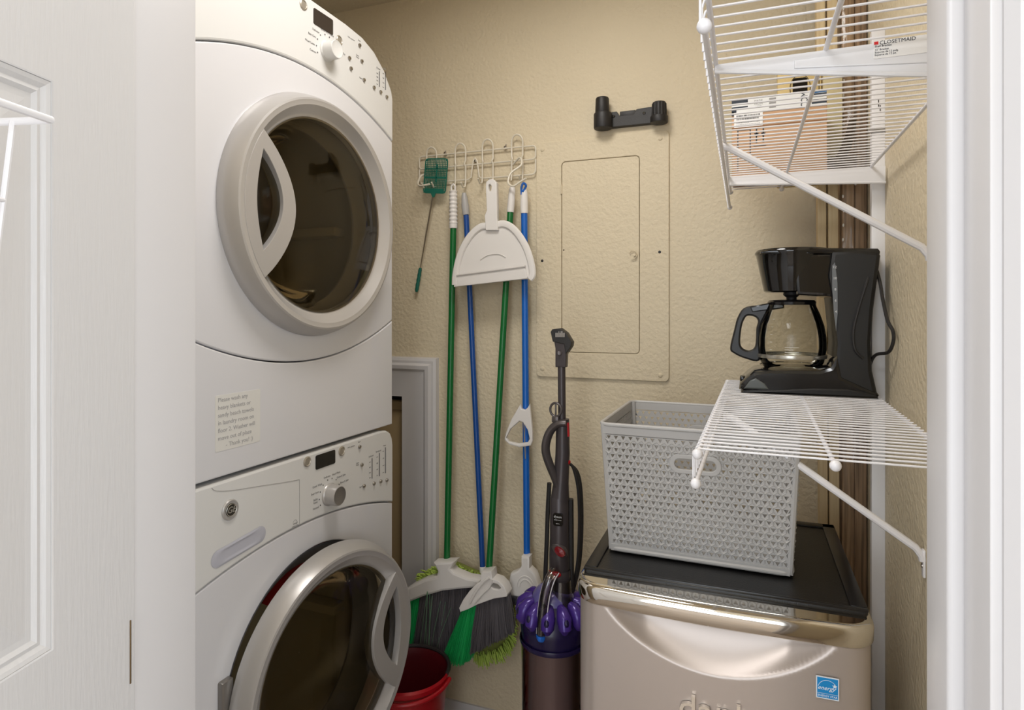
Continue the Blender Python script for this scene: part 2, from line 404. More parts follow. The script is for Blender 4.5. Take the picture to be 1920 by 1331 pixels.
    obj('display', dp, BLK if not dryer else mat('brown display glass', (58, 50, 44), .2), r, local=True)
    def button(y, z, rr, m=STEEL, nm='button', h=.004):
        b = MB().lathe([(rr, 0), (rr, h*.5), (rr*.8, h), (.0001, h*.9)], T(.002, y, z) @ FX, 18); obj(nm, b, m, r, local=True)
    for (y, z) in (((.004, .972), (.122, .970)) if not dryer else ((-.008, .982), (.113, .953))):
        e = MB().lathe([(.0115, 0), (.0115, .0015), (.009, .003), (.0075, .0015), (.0001, .0018)], T(.002, y, z) @ FX, 24)
        obj('button', e, mat('warm silver button', (176, 168, 155), .35, metal=.5), r, local=True)
    z3 = .028 if dryer else 0
    for (y, z) in ((.190, .966+z3*.2), (.199, .919+z3*.6), (.208, .864+z3), (.250, .859+z3), (.2795, .857+z3), (.307, .853+z3)): button(y, z, .0048)
    if dryer:
        button(.150, .925, .005); button(.156, .902, .005)
    # slider scales and lettering
    pr_ = MB(); prd = MB(); M0 = lambda y, z: T(.0023, y, z) @ FX
    for i, (y, za, zb) in enumerate(((.243, .874, .926), (.2745, .872, .932), (.302, .873, .941))):
        if dryer and i == 0: continue
        za += z3*.9; zb += z3*.2
        prd.box(.002, .0032, y-.0007, y+.0007, za, zb)
        for k in range(4): pr_.text(['max', 'high', 'med', 'low'][k], .0042, M0(y-.009, zb-.008-(zb-za-.012)*k/3))
        pr_.text((['Soil Level', 'Spin Speed', 'Temp'] if not dryer else ['', 'Dryness', 'Heat'])[i], .0052, M0(y-.004, zb+.006))
    labs = (['Normal', 'Bulky\nItems', 'Easy Care', 'Quick Wash', 'Delicates', 'Hand Wash', 'Drain & Spin', 'Rinse & Spin'] if not dryer else ['Cottons', 'Mixed Loads', 'Easy Care', 'Delicates', 'Speed Dry', 'Damp', 'Air Fluff', 'Timed Dry'])
    angs = [205, 182, 156, 130, 102, 78, 52, 24]
    for a, t in zip(angs, labs):
        ca, sa = cos(R(a)), sin(R(a))
        prd.lathe([(.0016, .0006), (.0001, .0008)], M0(ky+.036*ca, kz+.036*sa), 8)
        pr_.text(t, .0062, M0(ky+.041*ca, kz+.041*sa+(.003 if 60 < a < 120 else 0)), align='RIGHT' if a > 110 else ('LEFT' if a < 90 else 'CENTER'))
    pr_.text('Extra\nRinse', .005, M0(.183, .925+z3*.6)); pr_.text('Signal', .005, M0(.196, .865+z3)); pr_.text('Start', .005, M0(.190, .978+z3*.2)); pr_.text('Add a garment', .0045, M0(.158, .973+z3*.1))
    obj('printed_text', pr_, PRINT, cpl, local=True, label='small grey control lettering', kind='stuff')
    obj('printed_marks', prd, PRINTD, cpl, local=True, kind='stuff')
    if not dryer:
        # detergent drawer outline, scooped pull, round maker badge
        lin = MB()
        for pts in (smooth([(-.246, .982, 0), (-.236, .974, 0), (-.2, .965, 0), (-.139, .956, 0), (-.06, .944, 0), (-.02, .939, 0)], 4), [(-.02, .939, 0), (-.0195, .89, 0), (-.0195, .838, 0)]):
            lin.tube([(.0021, q[0], q[1]) for q in pts], .0007, 6)
        dw = obj('dispenser_drawer', lin, mat('fine seam grey', (168, 165, 163), .6), r, local=True)
        # scooped pull: a shallow slot with shaded floor
        sl = MB(); n1, n2 = 28, 8; th = R(6.0); yc, zc_, a_, b_ = -.182, .853, .066, .0165
        grid = []
        for i in range(9):
            f = i/8; row = []
            for k in range(n1*2):
                t = 2*pi*k/(n1*2); 
                px_ = (a_-b_)*(1 if cos(t) > 0 else -1)*(1 if abs(cos(t)) > 1e-6 else 0)+b_*cos(t); pz_ = b_*sin(t)
                px_ *= (1-f*.9); pz_ *= (1-f)
                yy = yc+px_*cos(th)-pz_*sin(th); zz = zc_+px_*sin(th)+pz_*cos(th)
                dep = .0027-.0*f
                dep = .0026+.0016*(1-abs(2*f*2-1)) if f < .5 else .0026-.0
                row.append(sl.bm.verts.new((dep, yy, zz)))
            grid.append(row)
        for A, B in zip(grid, grid[1:]):
            for k in range(len(A)): sl.bm.faces.new((A[k], A[(k+1) % len(A)], B[(k+1) % len(A)], B[k]))
        obj('drawer_pull', sl, mat('shaded pull grey', (186, 186, 196), .4), dw, local=True)
        bd = MB().lathe([(.0195, 0), (.0195, .0015), (.0175, .0035), (.0125, .003)], T(.002, -.205, .93) @ FX, 32)
        bo = obj('badge', bd, SILV, r, local=True, label='round silver badge')
        obj('badge_disc', MB().lathe([(.0125, .003), (.0001, .0034)], T(.002, -.205, .93) @ FX, 28), mat('badge dark', (70, 66, 60), .3, metal=.4), bo, local=True)
        mg = MB().text('GE', .0165, T(.0055, -.2048, .9298) @ FX, shear=.25, d=.0008); mg.tube([(.0062, -.205+.0112*cos(t), .93+.0112*sin(t)) for t in [k*pi/14 for k in range(28)]], .0005, 5, closed=True)
        obj('monogram', mg, mat('badge light', (205, 200, 190), .3, metal=.6), bo, local=True)
        es = MB()
        es.tube([(.0022, -.033+.006*cos(t), .850+.006*sin(t)) for t in [pi*k/8 for k in range(9)]], .0004, 5)
        es.text('energy', .005, M0(-.033, .849), shear=.4); es.text('ENERGY STAR', .0028, M0(-.033, .843))
        obj('efficiency_mark', es, PRINT, cpl, local=True)
    else:
        bd = MB().lathe([(.014, 0), (.014, .0012), (.0115, .003), (.0001, .003)], T(.002, -.205, .93) @ FX, 32)
        obj('badge', bd, SILV, r, local=True)
    return r
WPHI = 4.5
dry = machine('dryer', 'clothes_dryer', 'white front load dryer with closed silver door, stacked on top of the washer', .988)
was = machine('washer', 'clothes_washer', 'white front load washer at the bottom of the stack, its silver door ajar', 0)
rg = MB(); random.seed(3)
pts = smooth([(-.965, 1.10, .72), (-.945, 1.13, .752), (-.935, 1.17, .757), (-.945, 1.21, .75), (-.96, 1.26, .72)], 6)
rg.tube(pts, [.008+.012*sin(pi*k/(len(pts)-1)) for k in range(len(pts))], 10, flat=.6)
rg.tube(smooth([(-1.0, 1.08, .66), (-.97, 1.12, .725), (-.965, 1.22, .72), (-1.0, 1.28, .64)], 6), .022, 10)
tag(obj('red_cloth', rg, mat('red cloth', (150, 22, 30), .9)), 'crumpled red cloth showing above the open washer door', 'cloth')
# handwritten note taped to the dryer
nt = MB().plate(rrect(-.054, .054, -.052, .052, .003), M=FX, d0=0, d1=.0006)
nr = root('paper_note', 'handwritten paper note taped to the lower front of the dryer', 'note', (-.9065, .914, 1.096), R(-2))
nr.rotation_euler = (R(0), 0, R(-2))
obj('paper', nt, mat('note paper', (218, 216, 211), .8), nr, local=True)
tx = MB()
for k, ln in enumerate(['Please wash any', 'heavy blankets or', 'sandy beach towels', 'in laundry room on', 'floor 2. Washer will', 'move out of place', '- Thank you! :)']):
    tx.text(ln, .0115, T(.0008, -.048 if k < 6 else -.03, .043-.0142*k) @ FX, d=.0002, align='LEFT', sx=.95)
obj('handwriting', tx, mat('pencil grey', (168, 165, 166), .8), nr, local=True)
tp = MB().plate(rrect(-.064, .066, .02, .056, .002), M=T(-.0004, 0, 0) @ FX, d0=0, d1=.0002)
obj('tape', tp, mat('clear tape', (224, 221, 218), .25), nr, local=True)
# ---------------------------------------------------------------- things on the rear wall
def wallpt(x, y, Y=1.76): return P(x, y, Y)
# electrical panel
ep = root('electrical_panel', 'flush electrical panel cover painted the beige of the rear wall', 'panel', (-.394, YB, 1.1))
obj('cover', MB().plate(rrect(-.592, -.1975, 1.101, 1.812, .014), [rrect(-.512, -.2797, 1.177, 1.7475, .012)], M=T(0, YB, 0) @ FY, d0=-.001, d1=.0075, bev=.002), WALL, ep)
pd = obj('panel_door', MB().plate(rrect(-.5105, -.2812, 1.1785, 1.746, .011), M=T(0, YB, 0) @ FY, d0=-.001, d1=.0065, bev=.0012), WALL, ep)
obj('panel_gap', MB().plate(rrect(-.514, -.278, 1.175, 1.7495, .012), M=T(0, YB, 0) @ FY, d0=-.003, d1=.0012), mat('panel seam', (140, 128, 104), .8), ep)
for z in (1.665, 1.235): obj('hinge', MB().cyl((-.5125, YB-.008, z-.014), (-.5125, YB-.008, z+.014), .0028, seg=10), WALL, ep)
obj('pull_ring', MB().tube([(-.298+.011*cos(t), YB-.012, 1.462+.012*sin(t)) for t in [pi*k/10-2.2 for k in range(17)]], .0014, 7).cyl((-.293, YB-.004, 1.462), (-.293, YB-.016, 1.462), .004, seg=12), WALL, pd)
for x, z in ((-.572, 1.79), (-.572, 1.126), (-.222, 1.119), (-.222, 1.79)):
    obj('screw', MB().lathe([(.0065, 0), (.006, .002), (.003, .0035), (.0001, .0036)], T(x, YB-.0075, z) @ FY, 16), WALL, ep)
for x, z in ((-.5725, 1.4525), (-.2235, 1.468)):
    obj('screw_hole', MB().lathe([(.0042, 0), (.0001, .0006)], T(x, YB-.0076, z) @ FY, 14), BLKM, ep)
obj('screw_hole', MB().lathe([(.0022, 0), (.0001, .0005)], T(-.505, YB-.0066, 1.483) @ FY, 10), GAP, pd)
# black holder
th2 = root('vacuum_tool_holder', 'black plastic wall bracket with two sockets above the electrical panel', 'holder', (-.3, YB, 1.84))
def hz(x, y): p = P(x, y, 1.755); return p.x, p.z
bp = [hz(*q) for q in ((1146, 246), (1146, 214), (1155, 218), (1176, 217), (1180, 221), (1206, 217), (1212, 212), (1225, 211), (1236, 211), (1250, 238), (1220, 240), (1180, 243))]
hx = [q[0] for q in bp]
back = MB().plate([(-.374, 1.832), (-.374, 1.872), (-.362, 1.876), (-.343, 1.876), (-.334, 1.862), (-.296, 1.862), (-.287, 1.876), (-.262, 1.878), (-.24, 1.878), (-.236, 1.832)], M=T(0, YB, 0) @ FY, d0=0, d1=.02, bev=.0015)
back.box(-.336, -.292, YB-.009, YB, 1.86, 1.878, .001)
obj('bracket', back, BLKM, th2)
for x in (-.352, -.265): obj('screw', MB().lathe([(.0045, 0), (.004, .001), (.0001, .0008)], T(x, YB-.0205, 1.862) @ FY, 12), BLK, th2)
obj('socket', MB().cyl((-.381, YB-.03, 1.826), (-.381, YB-.03, 1.872), .0265, seg=28, bev=.004).cyl((-.383, YB-.03, 1.868), (-.383, YB-.03, 1.917), .0205, .0190, seg=14, bev=.004), BLKM, th2)
sk = MB().cyl((-.222, YB-.03, 1.826), (-.222, YB-.03, 1.846), .0245, seg=26, bev=.003).cyl((-.222, YB-.03, 1.844), (-.222, YB-.03, 1.885), .020, .0188, seg=14, bev=.004)
for k in range(10):
    a = pi*k/9+pi; sk.cyl((-.222+.0195*cos(a), YB-.03+.0195*sin(a), 1.846), (-.222+.0185*cos(a), YB-.03+.0185*sin(a), 1.88), .0016, seg=6)
obj('socket', sk, BLKM, th2)
# wire hook rack
rk = root('wire_hook_rack', 'cream wire hook rack screwed to the rear wall holding the brooms', 'rack', (-.79, YB, 1.7))
Yr = YB-.012
def wr(name, pts, r=.0026, closed=False, n=1, par=rk, m=CREAM): return obj(name, MB().tube(smooth(pts, 5, closed) if n > 1 else pts, r, 8, closed=closed), m, par)
x0, x1, zt, zm, zb = -.992, -.592, 1.803, 1.762, 1.716
def rr3(xa, xb, za, zb_, r, Y=Yr): return [(a, Y, b) for a, b in rrect(xa, xb, za, zb_, r, 4)]
wr('frame_wire', rr3(x0, x1, zm-.0, zt, .010), closed=True)
xm = -.793
wr('frame_wire', [(x0, Yr, zm)]+[(x0, Yr, zb+.01), (x0+.004, Yr, zb+.002), (x0+.012, Yr, zb), (xm-.024, Yr, zb), (xm-.014, Yr, zb+.006), (xm-.010, Yr, zm-.01), (xm-.006, Yr, zm+.012), (xm, Yr, zm+.02), (xm+.006, Yr, zm+.012), (xm+.010, Yr, zm-.01), (xm+.014, Yr, zb+.006), (xm+.024, Yr, zb), (x1-.012, Yr, zb), (x1-.004, Yr, zb+.002), (x1, Yr, zb+.01), (x1, Yr, zm)])
for x in (-.9, -.692): obj('screw', MB().cyl((x, YB, zt+.004), (x, YB-.012, zt+.004), .0045, seg=12, bev=.001).cyl((x, YB-.008, zt+.006), (x+.006, YB-.018, zt+.010), .002, seg=8), STEEL, rk)
obj('screw', MB().cyl((xm, YB, zm+.010), (xm, YB-.014, zm+.010), .004, seg=12, bev=.001), STEEL, rk)
HX = (-.945, -.842, -.748, -.650)
for i, x in enumerate(HX):
    zh = (1.826, 1.829, 1.833, 1.838)[i]; a = .018; Yh = Yr-.0045
    zl = (1.70, 1.692, 1.700, 1.70)[i]
    # one bent wire: two legs joined by a loop on top, feet turned out as pegs
    leg = lambda s: [(x+s*a, Yh-.034, zl-.0+.008), (x+s*a, Yh-.02, zl-.004), (x+s*a, Yh-.004, zl), (x+s*a, Yh, zl+.02), (x+s*a, Yh, zm-.005), (x+s*(a-.003), Yh-.003, zm+.004), (x+s*a, Yh, zm+.014), (x+s*a, Yh, zh-.02)]
    L = leg(-1); Rr = leg(1)[::-1]
    top = [(x-a*cos(t), Yh-.004*sin(t), zh-.02+.022*sin(t)) for t in [pi*k/8 for k in range(1, 8)]]
    wr('hook', L+top+Rr, .0028)
wr('coat_hook', [(-.962, Yr-.004, 1.745), (-.975, Yr-.02, 1.735), (-.972, Yr-.045, 1.708), (-.955, Yr-.06, 1.695), (-.92, Yr-.064, 1.697)], .0031, n=5)
wr('coat_hook', [(-.664, Yr-.004, 1.75), (-.636, Yr-.02, 1.765), (-.628, Yr-.03, 1.74), (-.655, Yr-.045, 1.715), (-.660, Yr-.055, 1.685), (-.643, Yr-.06, 1.672), (-.622, Yr-.06, 1.682), (-.60, Yr-.062, 1.692)], .0031, n=5)
# fly swatter
fs = root('fly_swatter', 'green mesh fly swatter hanging at the left end of the wire rack', 'fly swatter', (-.95, YB-.06, 1.36))
Ys = YB-.035
oc = Vector((-.921, 0, 1.731)); tilt = R(-7)
Mf = T(oc.x, Ys, oc.z) @ Matrix.Rotation(R(5), 4, 'Y') @ FY
gw, gh = .041, .056
fr_ = MB(Mf).plate(rrect(-gw, gw, -gh, gh, .012), [rrect(-gw+.0035, gw-.0035, -gh+.0035, gh-.0035, .010)], d0=-.001, d1=.001)
GD = mat('dark green plastic', (16, 100, 84), .45)
fhead = obj('swatter_frame', fr_, GD, fs)
gr = MB(Mf)
for k in range(15): x = -gw+.003+(2*gw-.006)*k/14; gr.box(x-.0009, x+.0009, -gh+.002, gh-.002, -.0008, .0006)
for k in range(20): y = -gh+.003+(2*gh-.006)*k/19; gr.box(-gw+.002, gw-.002, y-.0009, y+.0009, -.0006, .0008)
obj('swatter_mesh', gr, GD, fhead, kind='stuff')
obj('swatter_mesh_band', MB(Mf).box(-gw+.004, gw-.004, -.008, -.004, -.001, .0012).box(-gw+.004, gw-.004, .022, .026, -.001, .0012).box(.002, .006, -.02, gh-.02, -.001, .0012).box(-gw+.006, gw-.01, -gh+.002, -gh+.016, -.0009, .001), GD, fhead)
a = Vector((-.931, Ys, 1.672)); b = Vector((-.9835, Ys+.014, 1.44))
obj('swatter_stem', MB().tube([a, a.lerp(b, .5)+Vector((-.001, 0, 0)), b], .0016, 8).tube([a+Vector((.003, 0, 0)), b], .0014, 8), mat('wire brown', (110, 96, 76), .35, metal=.6), fs)
obj('swatter_neck', MB().plate([(-.009, 0), (.009, 0), (.003, -.014), (-.003, -.014)], M=T(-.929, Ys, 1.677) @ FY, d0=-.003, d1=.002, bev=.0008), GD, fs)
c = Vector((-1.0005, Ys+.018, 1.362)); pts = [b.lerp(c, k/10) for k in range(11)]
obj('swatter_handle', MB().tube(pts, [.004, .006, .0052, .0064, .0054, .0066, .0056, .0066, .0058, .006, .004], 10), GD, fs)
# ---------------------------------------------------------------- brooms, mops, dustpan
def pole(name, p0, p1, r, m, par): return obj(name, MB().cyl(p0, p1, r, seg=20), m, par)
def strands(name, top, bot, n, m, par, r=.0012, depth=.03, jit=.004, droop=0, seed=1, flick=0):
    """bristles between two polylines"""
    rn = random.Random(seed); mb = MB()
    def at(pl, t):
        k = min(int(t*(len(pl)-1)), len(pl)-2); f = t*(len(pl)-1)-k; return Vector(pl[k]).lerp(Vector(pl[k+1]), f)
    for i in range(n):
        t = (i+rn.random())/n; a = at(top, t); b = at(bot, max(0, min(1, t+rn.uniform(-.02, .02)))); dy = rn.uniform(-1, 1)
        a = a+Vector((0, dy*depth*.35, 0)); b = b+Vector((rn.uniform(-jit, jit), dy*depth*.5+rn.uniform(-jit, jit), rn.uniform(-jit, jit)*1.6))
        mid = a.lerp(b, .55)+Vector((rn.uniform(-1, 1)*jit*.5, rn.uniform(-jit, jit)*.5, 0))
        vs = []
        for q, rr in ((a, r), (mid, r), (b, r*.7)):
            th = rn.random()
            vs.append([mb.bm.verts.new(q+Vector((rr*cos(th+2.094*k), rr*sin(th+2.094*k), 0))) for k in range(3)])
        for A, B in zip(vs, vs[1:]):
            for k in range(3): mb.bm.faces.new((A[k], A[(k+1) % 3], B[(k+1) % 3], B[k]))
        mb.bm.faces.new(vs[-1])
    return obj(name, mb, m, par, kind='stuff')
def sheet(px, Y): return [(P(x, y, Y).x, P(x, y, Y).z) for x, y in px]
# left broom
b1 = root('broom', 'leftmost broom, green handle with ribbed white grip, hanging on the wire rack', 'broom', (-.9, 1.70, .3), group='green handled brooms')
t1, g1, e1 = P(850, 357, 1.735), P(850, 428, 1.735), P(838, 1052, 1.70)
pole('handle', g1, e1, .0098, GREEN, b1)
d = (g1-t1); gp = []; rs = []
for k in range(60):
    t = k/59; gp.append(t1+d*t); rs.append(.0122+(.0012*sin(t*60) if t < .88 else 0)-(.004 if k == 0 else 0)+(.0008*t))
gr1 = obj('grip', MB().tube(gp, rs, 16), WHP, b1)
obj('hang_loop', MB().tube([t1+Vector((-.006, 0, .0)), t1+Vector((-.007, 0, .012)), t1+Vector((0, 0, .02)), t1+Vector((.007, 0, .012)), t1+Vector((.006, 0, 0))], .003, 8), WHP, gr1)
Yb1 = 1.685
hd = sheet([(757, 1130), (757, 1107), (775, 1094), (800, 1082), (824, 1076), (826, 1066), (818, 1050), (858, 1048), (850, 1062), (856, 1068), (880, 1078), (905, 1082), (922, 1088), (908, 1096), (870, 1099), (835, 1103), (800, 1113), (775, 1123)], Yb1)
obj('broom_head', MB().plate(hd, M=T(0, Yb1, 0) @ FY, d0=-.022, d1=.022, bev=.007), WHP, b1)
pl = lambda pts, Y: [P(x, y, Y) for x, y in pts]
strands('green_bristles', pl([(759, 1124), (790, 1113)], Yb1), pl([(754, 1224), (775, 1222)], Yb1-.004), 420, GREENB, b1, seed=2)
strands('grey_bristles', pl([(790, 1113), (835, 1102), (912, 1095)], Yb1), pl([(776, 1216), (830, 1222), (905, 1216)], Yb1-.004), 1100, GREYB, b1, seed=3)
strands('stray_bristles', pl([(800, 1108), (806, 1110), (850, 1145)], Yb1-.022), pl([(782, 1221), (802, 1216), (808, 1220), (820, 1222)], Yb1-.03), 9, mat('pale green bristle', (120, 160, 128), .5), b1, r=.0009, seed=6)
# right broom, slanted
b2 = root('broom', 'slanted green handled broom with smooth white grip, its angled head tipped down to the left', 'broom', (-.75, 1.69, .3), group='green handled brooms')
t2, g2, e2 = P(961, 350, 1.735), P(957, 398, 1.735), P(917, 1068, 1.66)
pole('handle', g2, e2, .0096, GREEN, b2)
obj('grip', MB().tube([t2, t2.lerp(g2, .1), t2.lerp(g2, .5), g2], [.007, .0098, .0112, .0112], 16), WHP, b2)
Yb2 = 1.635
hd = sheet([(868, 1142), (866, 1134), (874, 1118), (886, 1102), (900, 1088), (906, 1084), (907, 1068), (926, 1066), (928, 1080), (940, 1084), (950, 1094), (956, 1108), (955, 1113), (930, 1117), (900, 1128), (882, 1137)], Yb2)
h1 = sheet([(879, 1122), (892, 1104), (905, 1092), (908, 1095), (896, 1114), (883, 1127)], Yb2); h2 = sheet([(930, 1088), (938, 1090), (944, 1097), (940, 1100), (930, 1099), (924, 1094)], Yb2)
obj('broom_head', MB().plate(hd, [h2], M=T(0, Yb2, 0) @ FY, d0=-.02, d1=.02, bev=.002), WHP, b2)
obj('broom_head_rib', MB().tube(smooth(pl([(881, 1130), (893, 1108), (908, 1090), (918, 1083)], Yb2-.021), 4), .004, 8).tube(smooth(pl([(890, 1130), (906, 1112), (918, 1100), (922, 1086)], Yb2-.021), 4), .0035, 8), WHP, b2)
strands('green_bristles', pl([(869, 1140), (896, 1127)], Yb2), pl([(830, 1238), (862, 1243), (884, 1232)], Yb2-.004), 520, GREENB, b2, seed=4)
strands('grey_bristles', pl([(896, 1127), (925, 1117), (955, 1112)], Yb2), pl([(882, 1222), (930, 1200), (964, 1182)], Yb2-.004), 1000, GREYB, b2, seed=5)
# chenille mop
m1 = root('dust_mop', 'dark blue handled dust mop with lime chenille pad, hanging behind the two brooms', 'mop', (-.8, 1.75, .3))
tm, gm, em = P(870, 362, 1.75), P(874, 403, 1.75), P(905, 1064, 1.74)
pole('handle', gm, em, .0085, BLUED, m1)
obj('grip', MB().tube([tm, tm.lerp(gm, .15), tm.lerp(gm, .6), gm], [.0065, .009, .0122, .0105], 16), mat('light grey plastic', (176, 174, 172), .4), m1)
obj('socket', MB().cyl(P(905, 1062, 1.74), P(906, 1086, 1.735), .0105, seg=16, bev=.002), WHP, m1)
Ym = 1.732
pad = sheet([(795, 1082), (812, 1064), (850, 1052), (882, 1066), (940, 1088), (962, 1120), (968, 1180), (950, 1220), (905, 1232), (880, 1200), (850, 1150)], Ym)
obj('pad_frame', MB().plate(sheet([(836, 1078), (880, 1082), (955, 1090), (958, 1102), (900, 1110)], Ym-.01), M=T(0, Ym-.012, 0) @ FY, d0=-.006, d1=.006, bev=.003), BLUE, m1)
mb = MB(); rn = random.Random(11)
pc = obj('pad_backing', MB().plate(pad, M=T(0, Ym, 0) @ FY, d0=-.012, d1=.006, bev=.004), mat('olive pad', (124, 132, 62), .9), m1)
edge = [Vector((p[0], 0, p[1])) for p in pad]; cen = Vector((sum(p.x for p in edge)/len(edge), 0, sum(p.z for p in edge)/len(edge)))
ed = smooth(edge, 16, closed=True)
for k, e in enumerate(ed):
    for q in range(3):
        o = (e-cen).normalized(); side = Vector((-o.z, 0, o.x)); s0 = e-o*.018*rn.uniform(.5, 1.4)
        y = Ym-.012+rn.uniform(-.012, .008)
        p0 = Vector((s0.x, y, s0.z)); p1 = p0+o*.012+side*rn.uniform(-.004, .004)+Vector((0, -.006, .0)); p2 = p1+o*.014*rn.uniform(.5, 1)+side*rn.uniform(-.006, .006)+Vector((0, .0, -.006))
        mb.tube([p0, p1, p2], [.0024, .0026, .0014], 5)
obj('chenille_strands', mb, LIME, m1, kind='stuff')
# butterfly mop
q1 = root('sponge_mop', 'bright blue handled sponge mop with white triangular pull lever', 'mop', (-.61, 1.72, .4))
tq, gq, eq = P(983, 347, 1.735), P(983, 400, 1.735), P(988, 1042, 1.715)
pole('handle', gq, eq, .0098, BLUE, q1)
gg = obj('grip', MB().tube([tq+Vector((0, 0, -.012)), tq.lerp(gq, .35), tq.lerp(gq, .7), gq], [.0085, .0112, .0122, .0118], 16), WHP, q1)
obj('grip_hook', MB().tube(smooth([tq+Vector((-.006, -.006, -.03)), tq+Vector((-.006, -.008, -.008)), tq+Vector((.0, -.008, .004)), tq+Vector((.007, -.004, -.004)), tq+Vector((-.002, -.010, -.022))], 5), .0035, 8), BLUE, gg)
Yl = 1.705
lo = sheet([(976, 758), (979, 766), (985, 768), (990, 764), (994, 757), (996, 775), (999, 805), (1000, 825), (996, 835), (975, 838), (956, 833), (947, 824), (949, 812), (960, 785)], Yl)
li = sheet([(975, 789), (981, 791), (990, 805), (994, 822), (990, 829), (972, 831), (955, 827), (950, 820), (958, 804)], Yl)
lv = obj('lever', MB().plate(lo, [li], M=T(0, Yl, 0) @ FY, d0=-.007, d1=.006, bev=.003), WHP, q1)
obj('lever_rod', MB().cyl(P(982, 790, 1.707), P(985, 860, 1.707), .0016, seg=8), STEEL, lv)
hd = sheet([(980, 1040), (996, 1040), (996, 1062), (1006, 1072), (1014, 1095), (1017, 1112), (1010, 1121), (985, 1118), (956, 1112), (955, 1098), (960, 1072), (974, 1066), (980, 1058)], 1.70)
hh = obj('mop_head', MB().plate(hd, M=T(0, 1.70, 0) @ FY, d0=-.016, d1=.016, bev=.006), WHP, q1)
for k in (0, 1):
    s_ = 1-k*.3; c0 = P(985, 1100, 1.682)
    hh_ = MB().tube([(c0.x+.026*s_*cos(t), 1.684, c0.z-.004+.034*s_*sin(t)) for t in [pi*q/12 for q in range(13)]], .0018, 6)
    obj('mop_head_ridge', hh_, WHP, hh)
obj('sponge', MB().plate(sheet([(956, 1111), (985, 1116), (1010, 1121), (1012, 1134), (985, 1133), (958, 1126)], 1.70), M=T(0, 1.70, 0) @ FY, d0=-.022, d1=.022, bev=.004), mat('dark grey sponge', (48, 47, 52), .95, bump=.8, bscale=200), q1)
# dustpan
dp = root('dustpan', 'white plastic dustpan hanging from the middle hook in front of the broom handles', 'dustpan', (-.73, 1.69, 1.37))
Yd = 1.69
bo_ = sheet([(852, 537), (853, 520), (858, 490), (868, 462), (884, 438), (900, 425), (912, 422), (917, 424), (932, 420), (945, 418), (958, 425), (974, 442), (988, 466), (996, 492), (998, 515), (994, 523), (960, 526), (900, 533)], Yd)
pan_ = obj('pan', MB().plate(bo_, M=T(0, Yd, 0) @ FY, d0=-.003, d1=.004, bev=.002), WHP, dp)
rimp = smooth(pl([(853, 534), (854, 515), (860, 485), (870, 460), (885, 438), (902, 425), (916, 424), (932, 421), (946, 420), (960, 427), (975, 444), (988, 468), (996, 495), (998, 515), (993, 523)], Yd-.006), 4)
obj('pan_rim', MB().tube(rimp, .0048, 8, flat=2.2), WHP, pan_)
obj('pan_lip', MB().plate(sheet([(852, 538), (853, 516), (985, 500), (990, 522)], Yd-.004), M=T(0, Yd-.004, 0) @ FY, d0=-.002, d1=.005, bev=.002), WHP, pan_)
obj('pan_ridge', MB().tube(pl([(856, 516), (985, 499)], Yd-.010), .0035, 8), mat('shadow white plastic', (214, 209, 205), .4), pan_)
ho = sheet([(913, 432), (911, 405), (915, 395), (913, 350), (914, 342), (920, 337), (927, 337), (933, 343), (934, 395), (934, 410), (936, 432)], Yd-.004)
hi = sheet([(918, 348), (921, 346), (924, 350), (923, 358), (920, 360), (918, 356)], Yd-.004)
hd_ = obj('handle', MB().plate(ho, [hi], M=T(0, Yd-.004, 0) @ FY, d0=-.008, d1=.010, bev=.0018), WHP, dp)
obj('embossed_mark', MB().tube(smooth(pl([(900, 487), (915, 478), (935, 476), (948, 482)], Yd-.006), 4), .0012, 6), WHP, pan_)
# red bucket
bu = root('bucket', 'red plastic bucket with dark rim on the floor below the brooms', 'bucket', (-.890, 1.52, 0))
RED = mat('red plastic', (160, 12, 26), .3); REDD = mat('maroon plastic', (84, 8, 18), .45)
obj('bucket_body', MB().lathe([(.0001, 0), (.088, 0), (.092, .006), (.110, .265), (.118, .273), (.119, .285), (.114, .291)], T(-.890, 1.52, 0), 48), RED, bu)
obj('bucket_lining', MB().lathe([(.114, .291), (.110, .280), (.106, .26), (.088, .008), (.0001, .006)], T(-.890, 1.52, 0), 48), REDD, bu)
obj('rim_band', MB().tube([(-.890+.116*cos(t), 1.52+.116*sin(t), .290) for t in [R(8)+k*R(214)/30 for k in range(31)]], .0055, 8), mat('dark rubber', (40, 34, 34), .5), bu)
obj('bucket_handle', MB().tube([(-.890+.124*cos(t), 1.52+.124*sin(t), .275-.012*sin((t+2.6)*1.2)) for t in [R(-170)+k*R(178)/24 for k in range(25)]], .006, 10), RED, bu)
# ---------------------------------------------------------------- upright vacuum
vc = root('upright_vacuum', 'dark grey upright vacuum with purple cyclones and brush tool on top, left of the fridge', 'vacuum', (-.455, 1.5, 0))
VG = mat('vacuum charcoal', (72, 66, 68), .32, metal=.25); VGL = mat('vacuum nickel', (92, 86, 86), .28, metal=.5)
PUR = mat('purple plastic', (70, 46, 132), .22, metal=.15); PURD = mat('deep purple plastic', (30, 22, 62), .25)
CLR = tinted('clear plastic', (205, 198, 204), 2.0, .12); SMK = tinted('smoked bin plastic', (232, 222, 220), 1.45, .08); REDP = mat('red plastic trim', (170, 20, 28), .3)
VY = 1.5; V = lambda x, y, dy=0: P(x, y, VY+dy)
obj('wand', MB().cyl(V(1053, 680), V(1054, 800), .0098, seg=18), VG, vc)
bt = obj('brush_tool', MB().plate(sheet([(1043, 688), (1043, 652), (1040, 636), (1061, 638), (1070, 650), (1064, 664), (1063, 688)], VY), M=T(0, VY, 0) @ FY, d0=-.012, d1=.012, bev=.004), VG, vc)
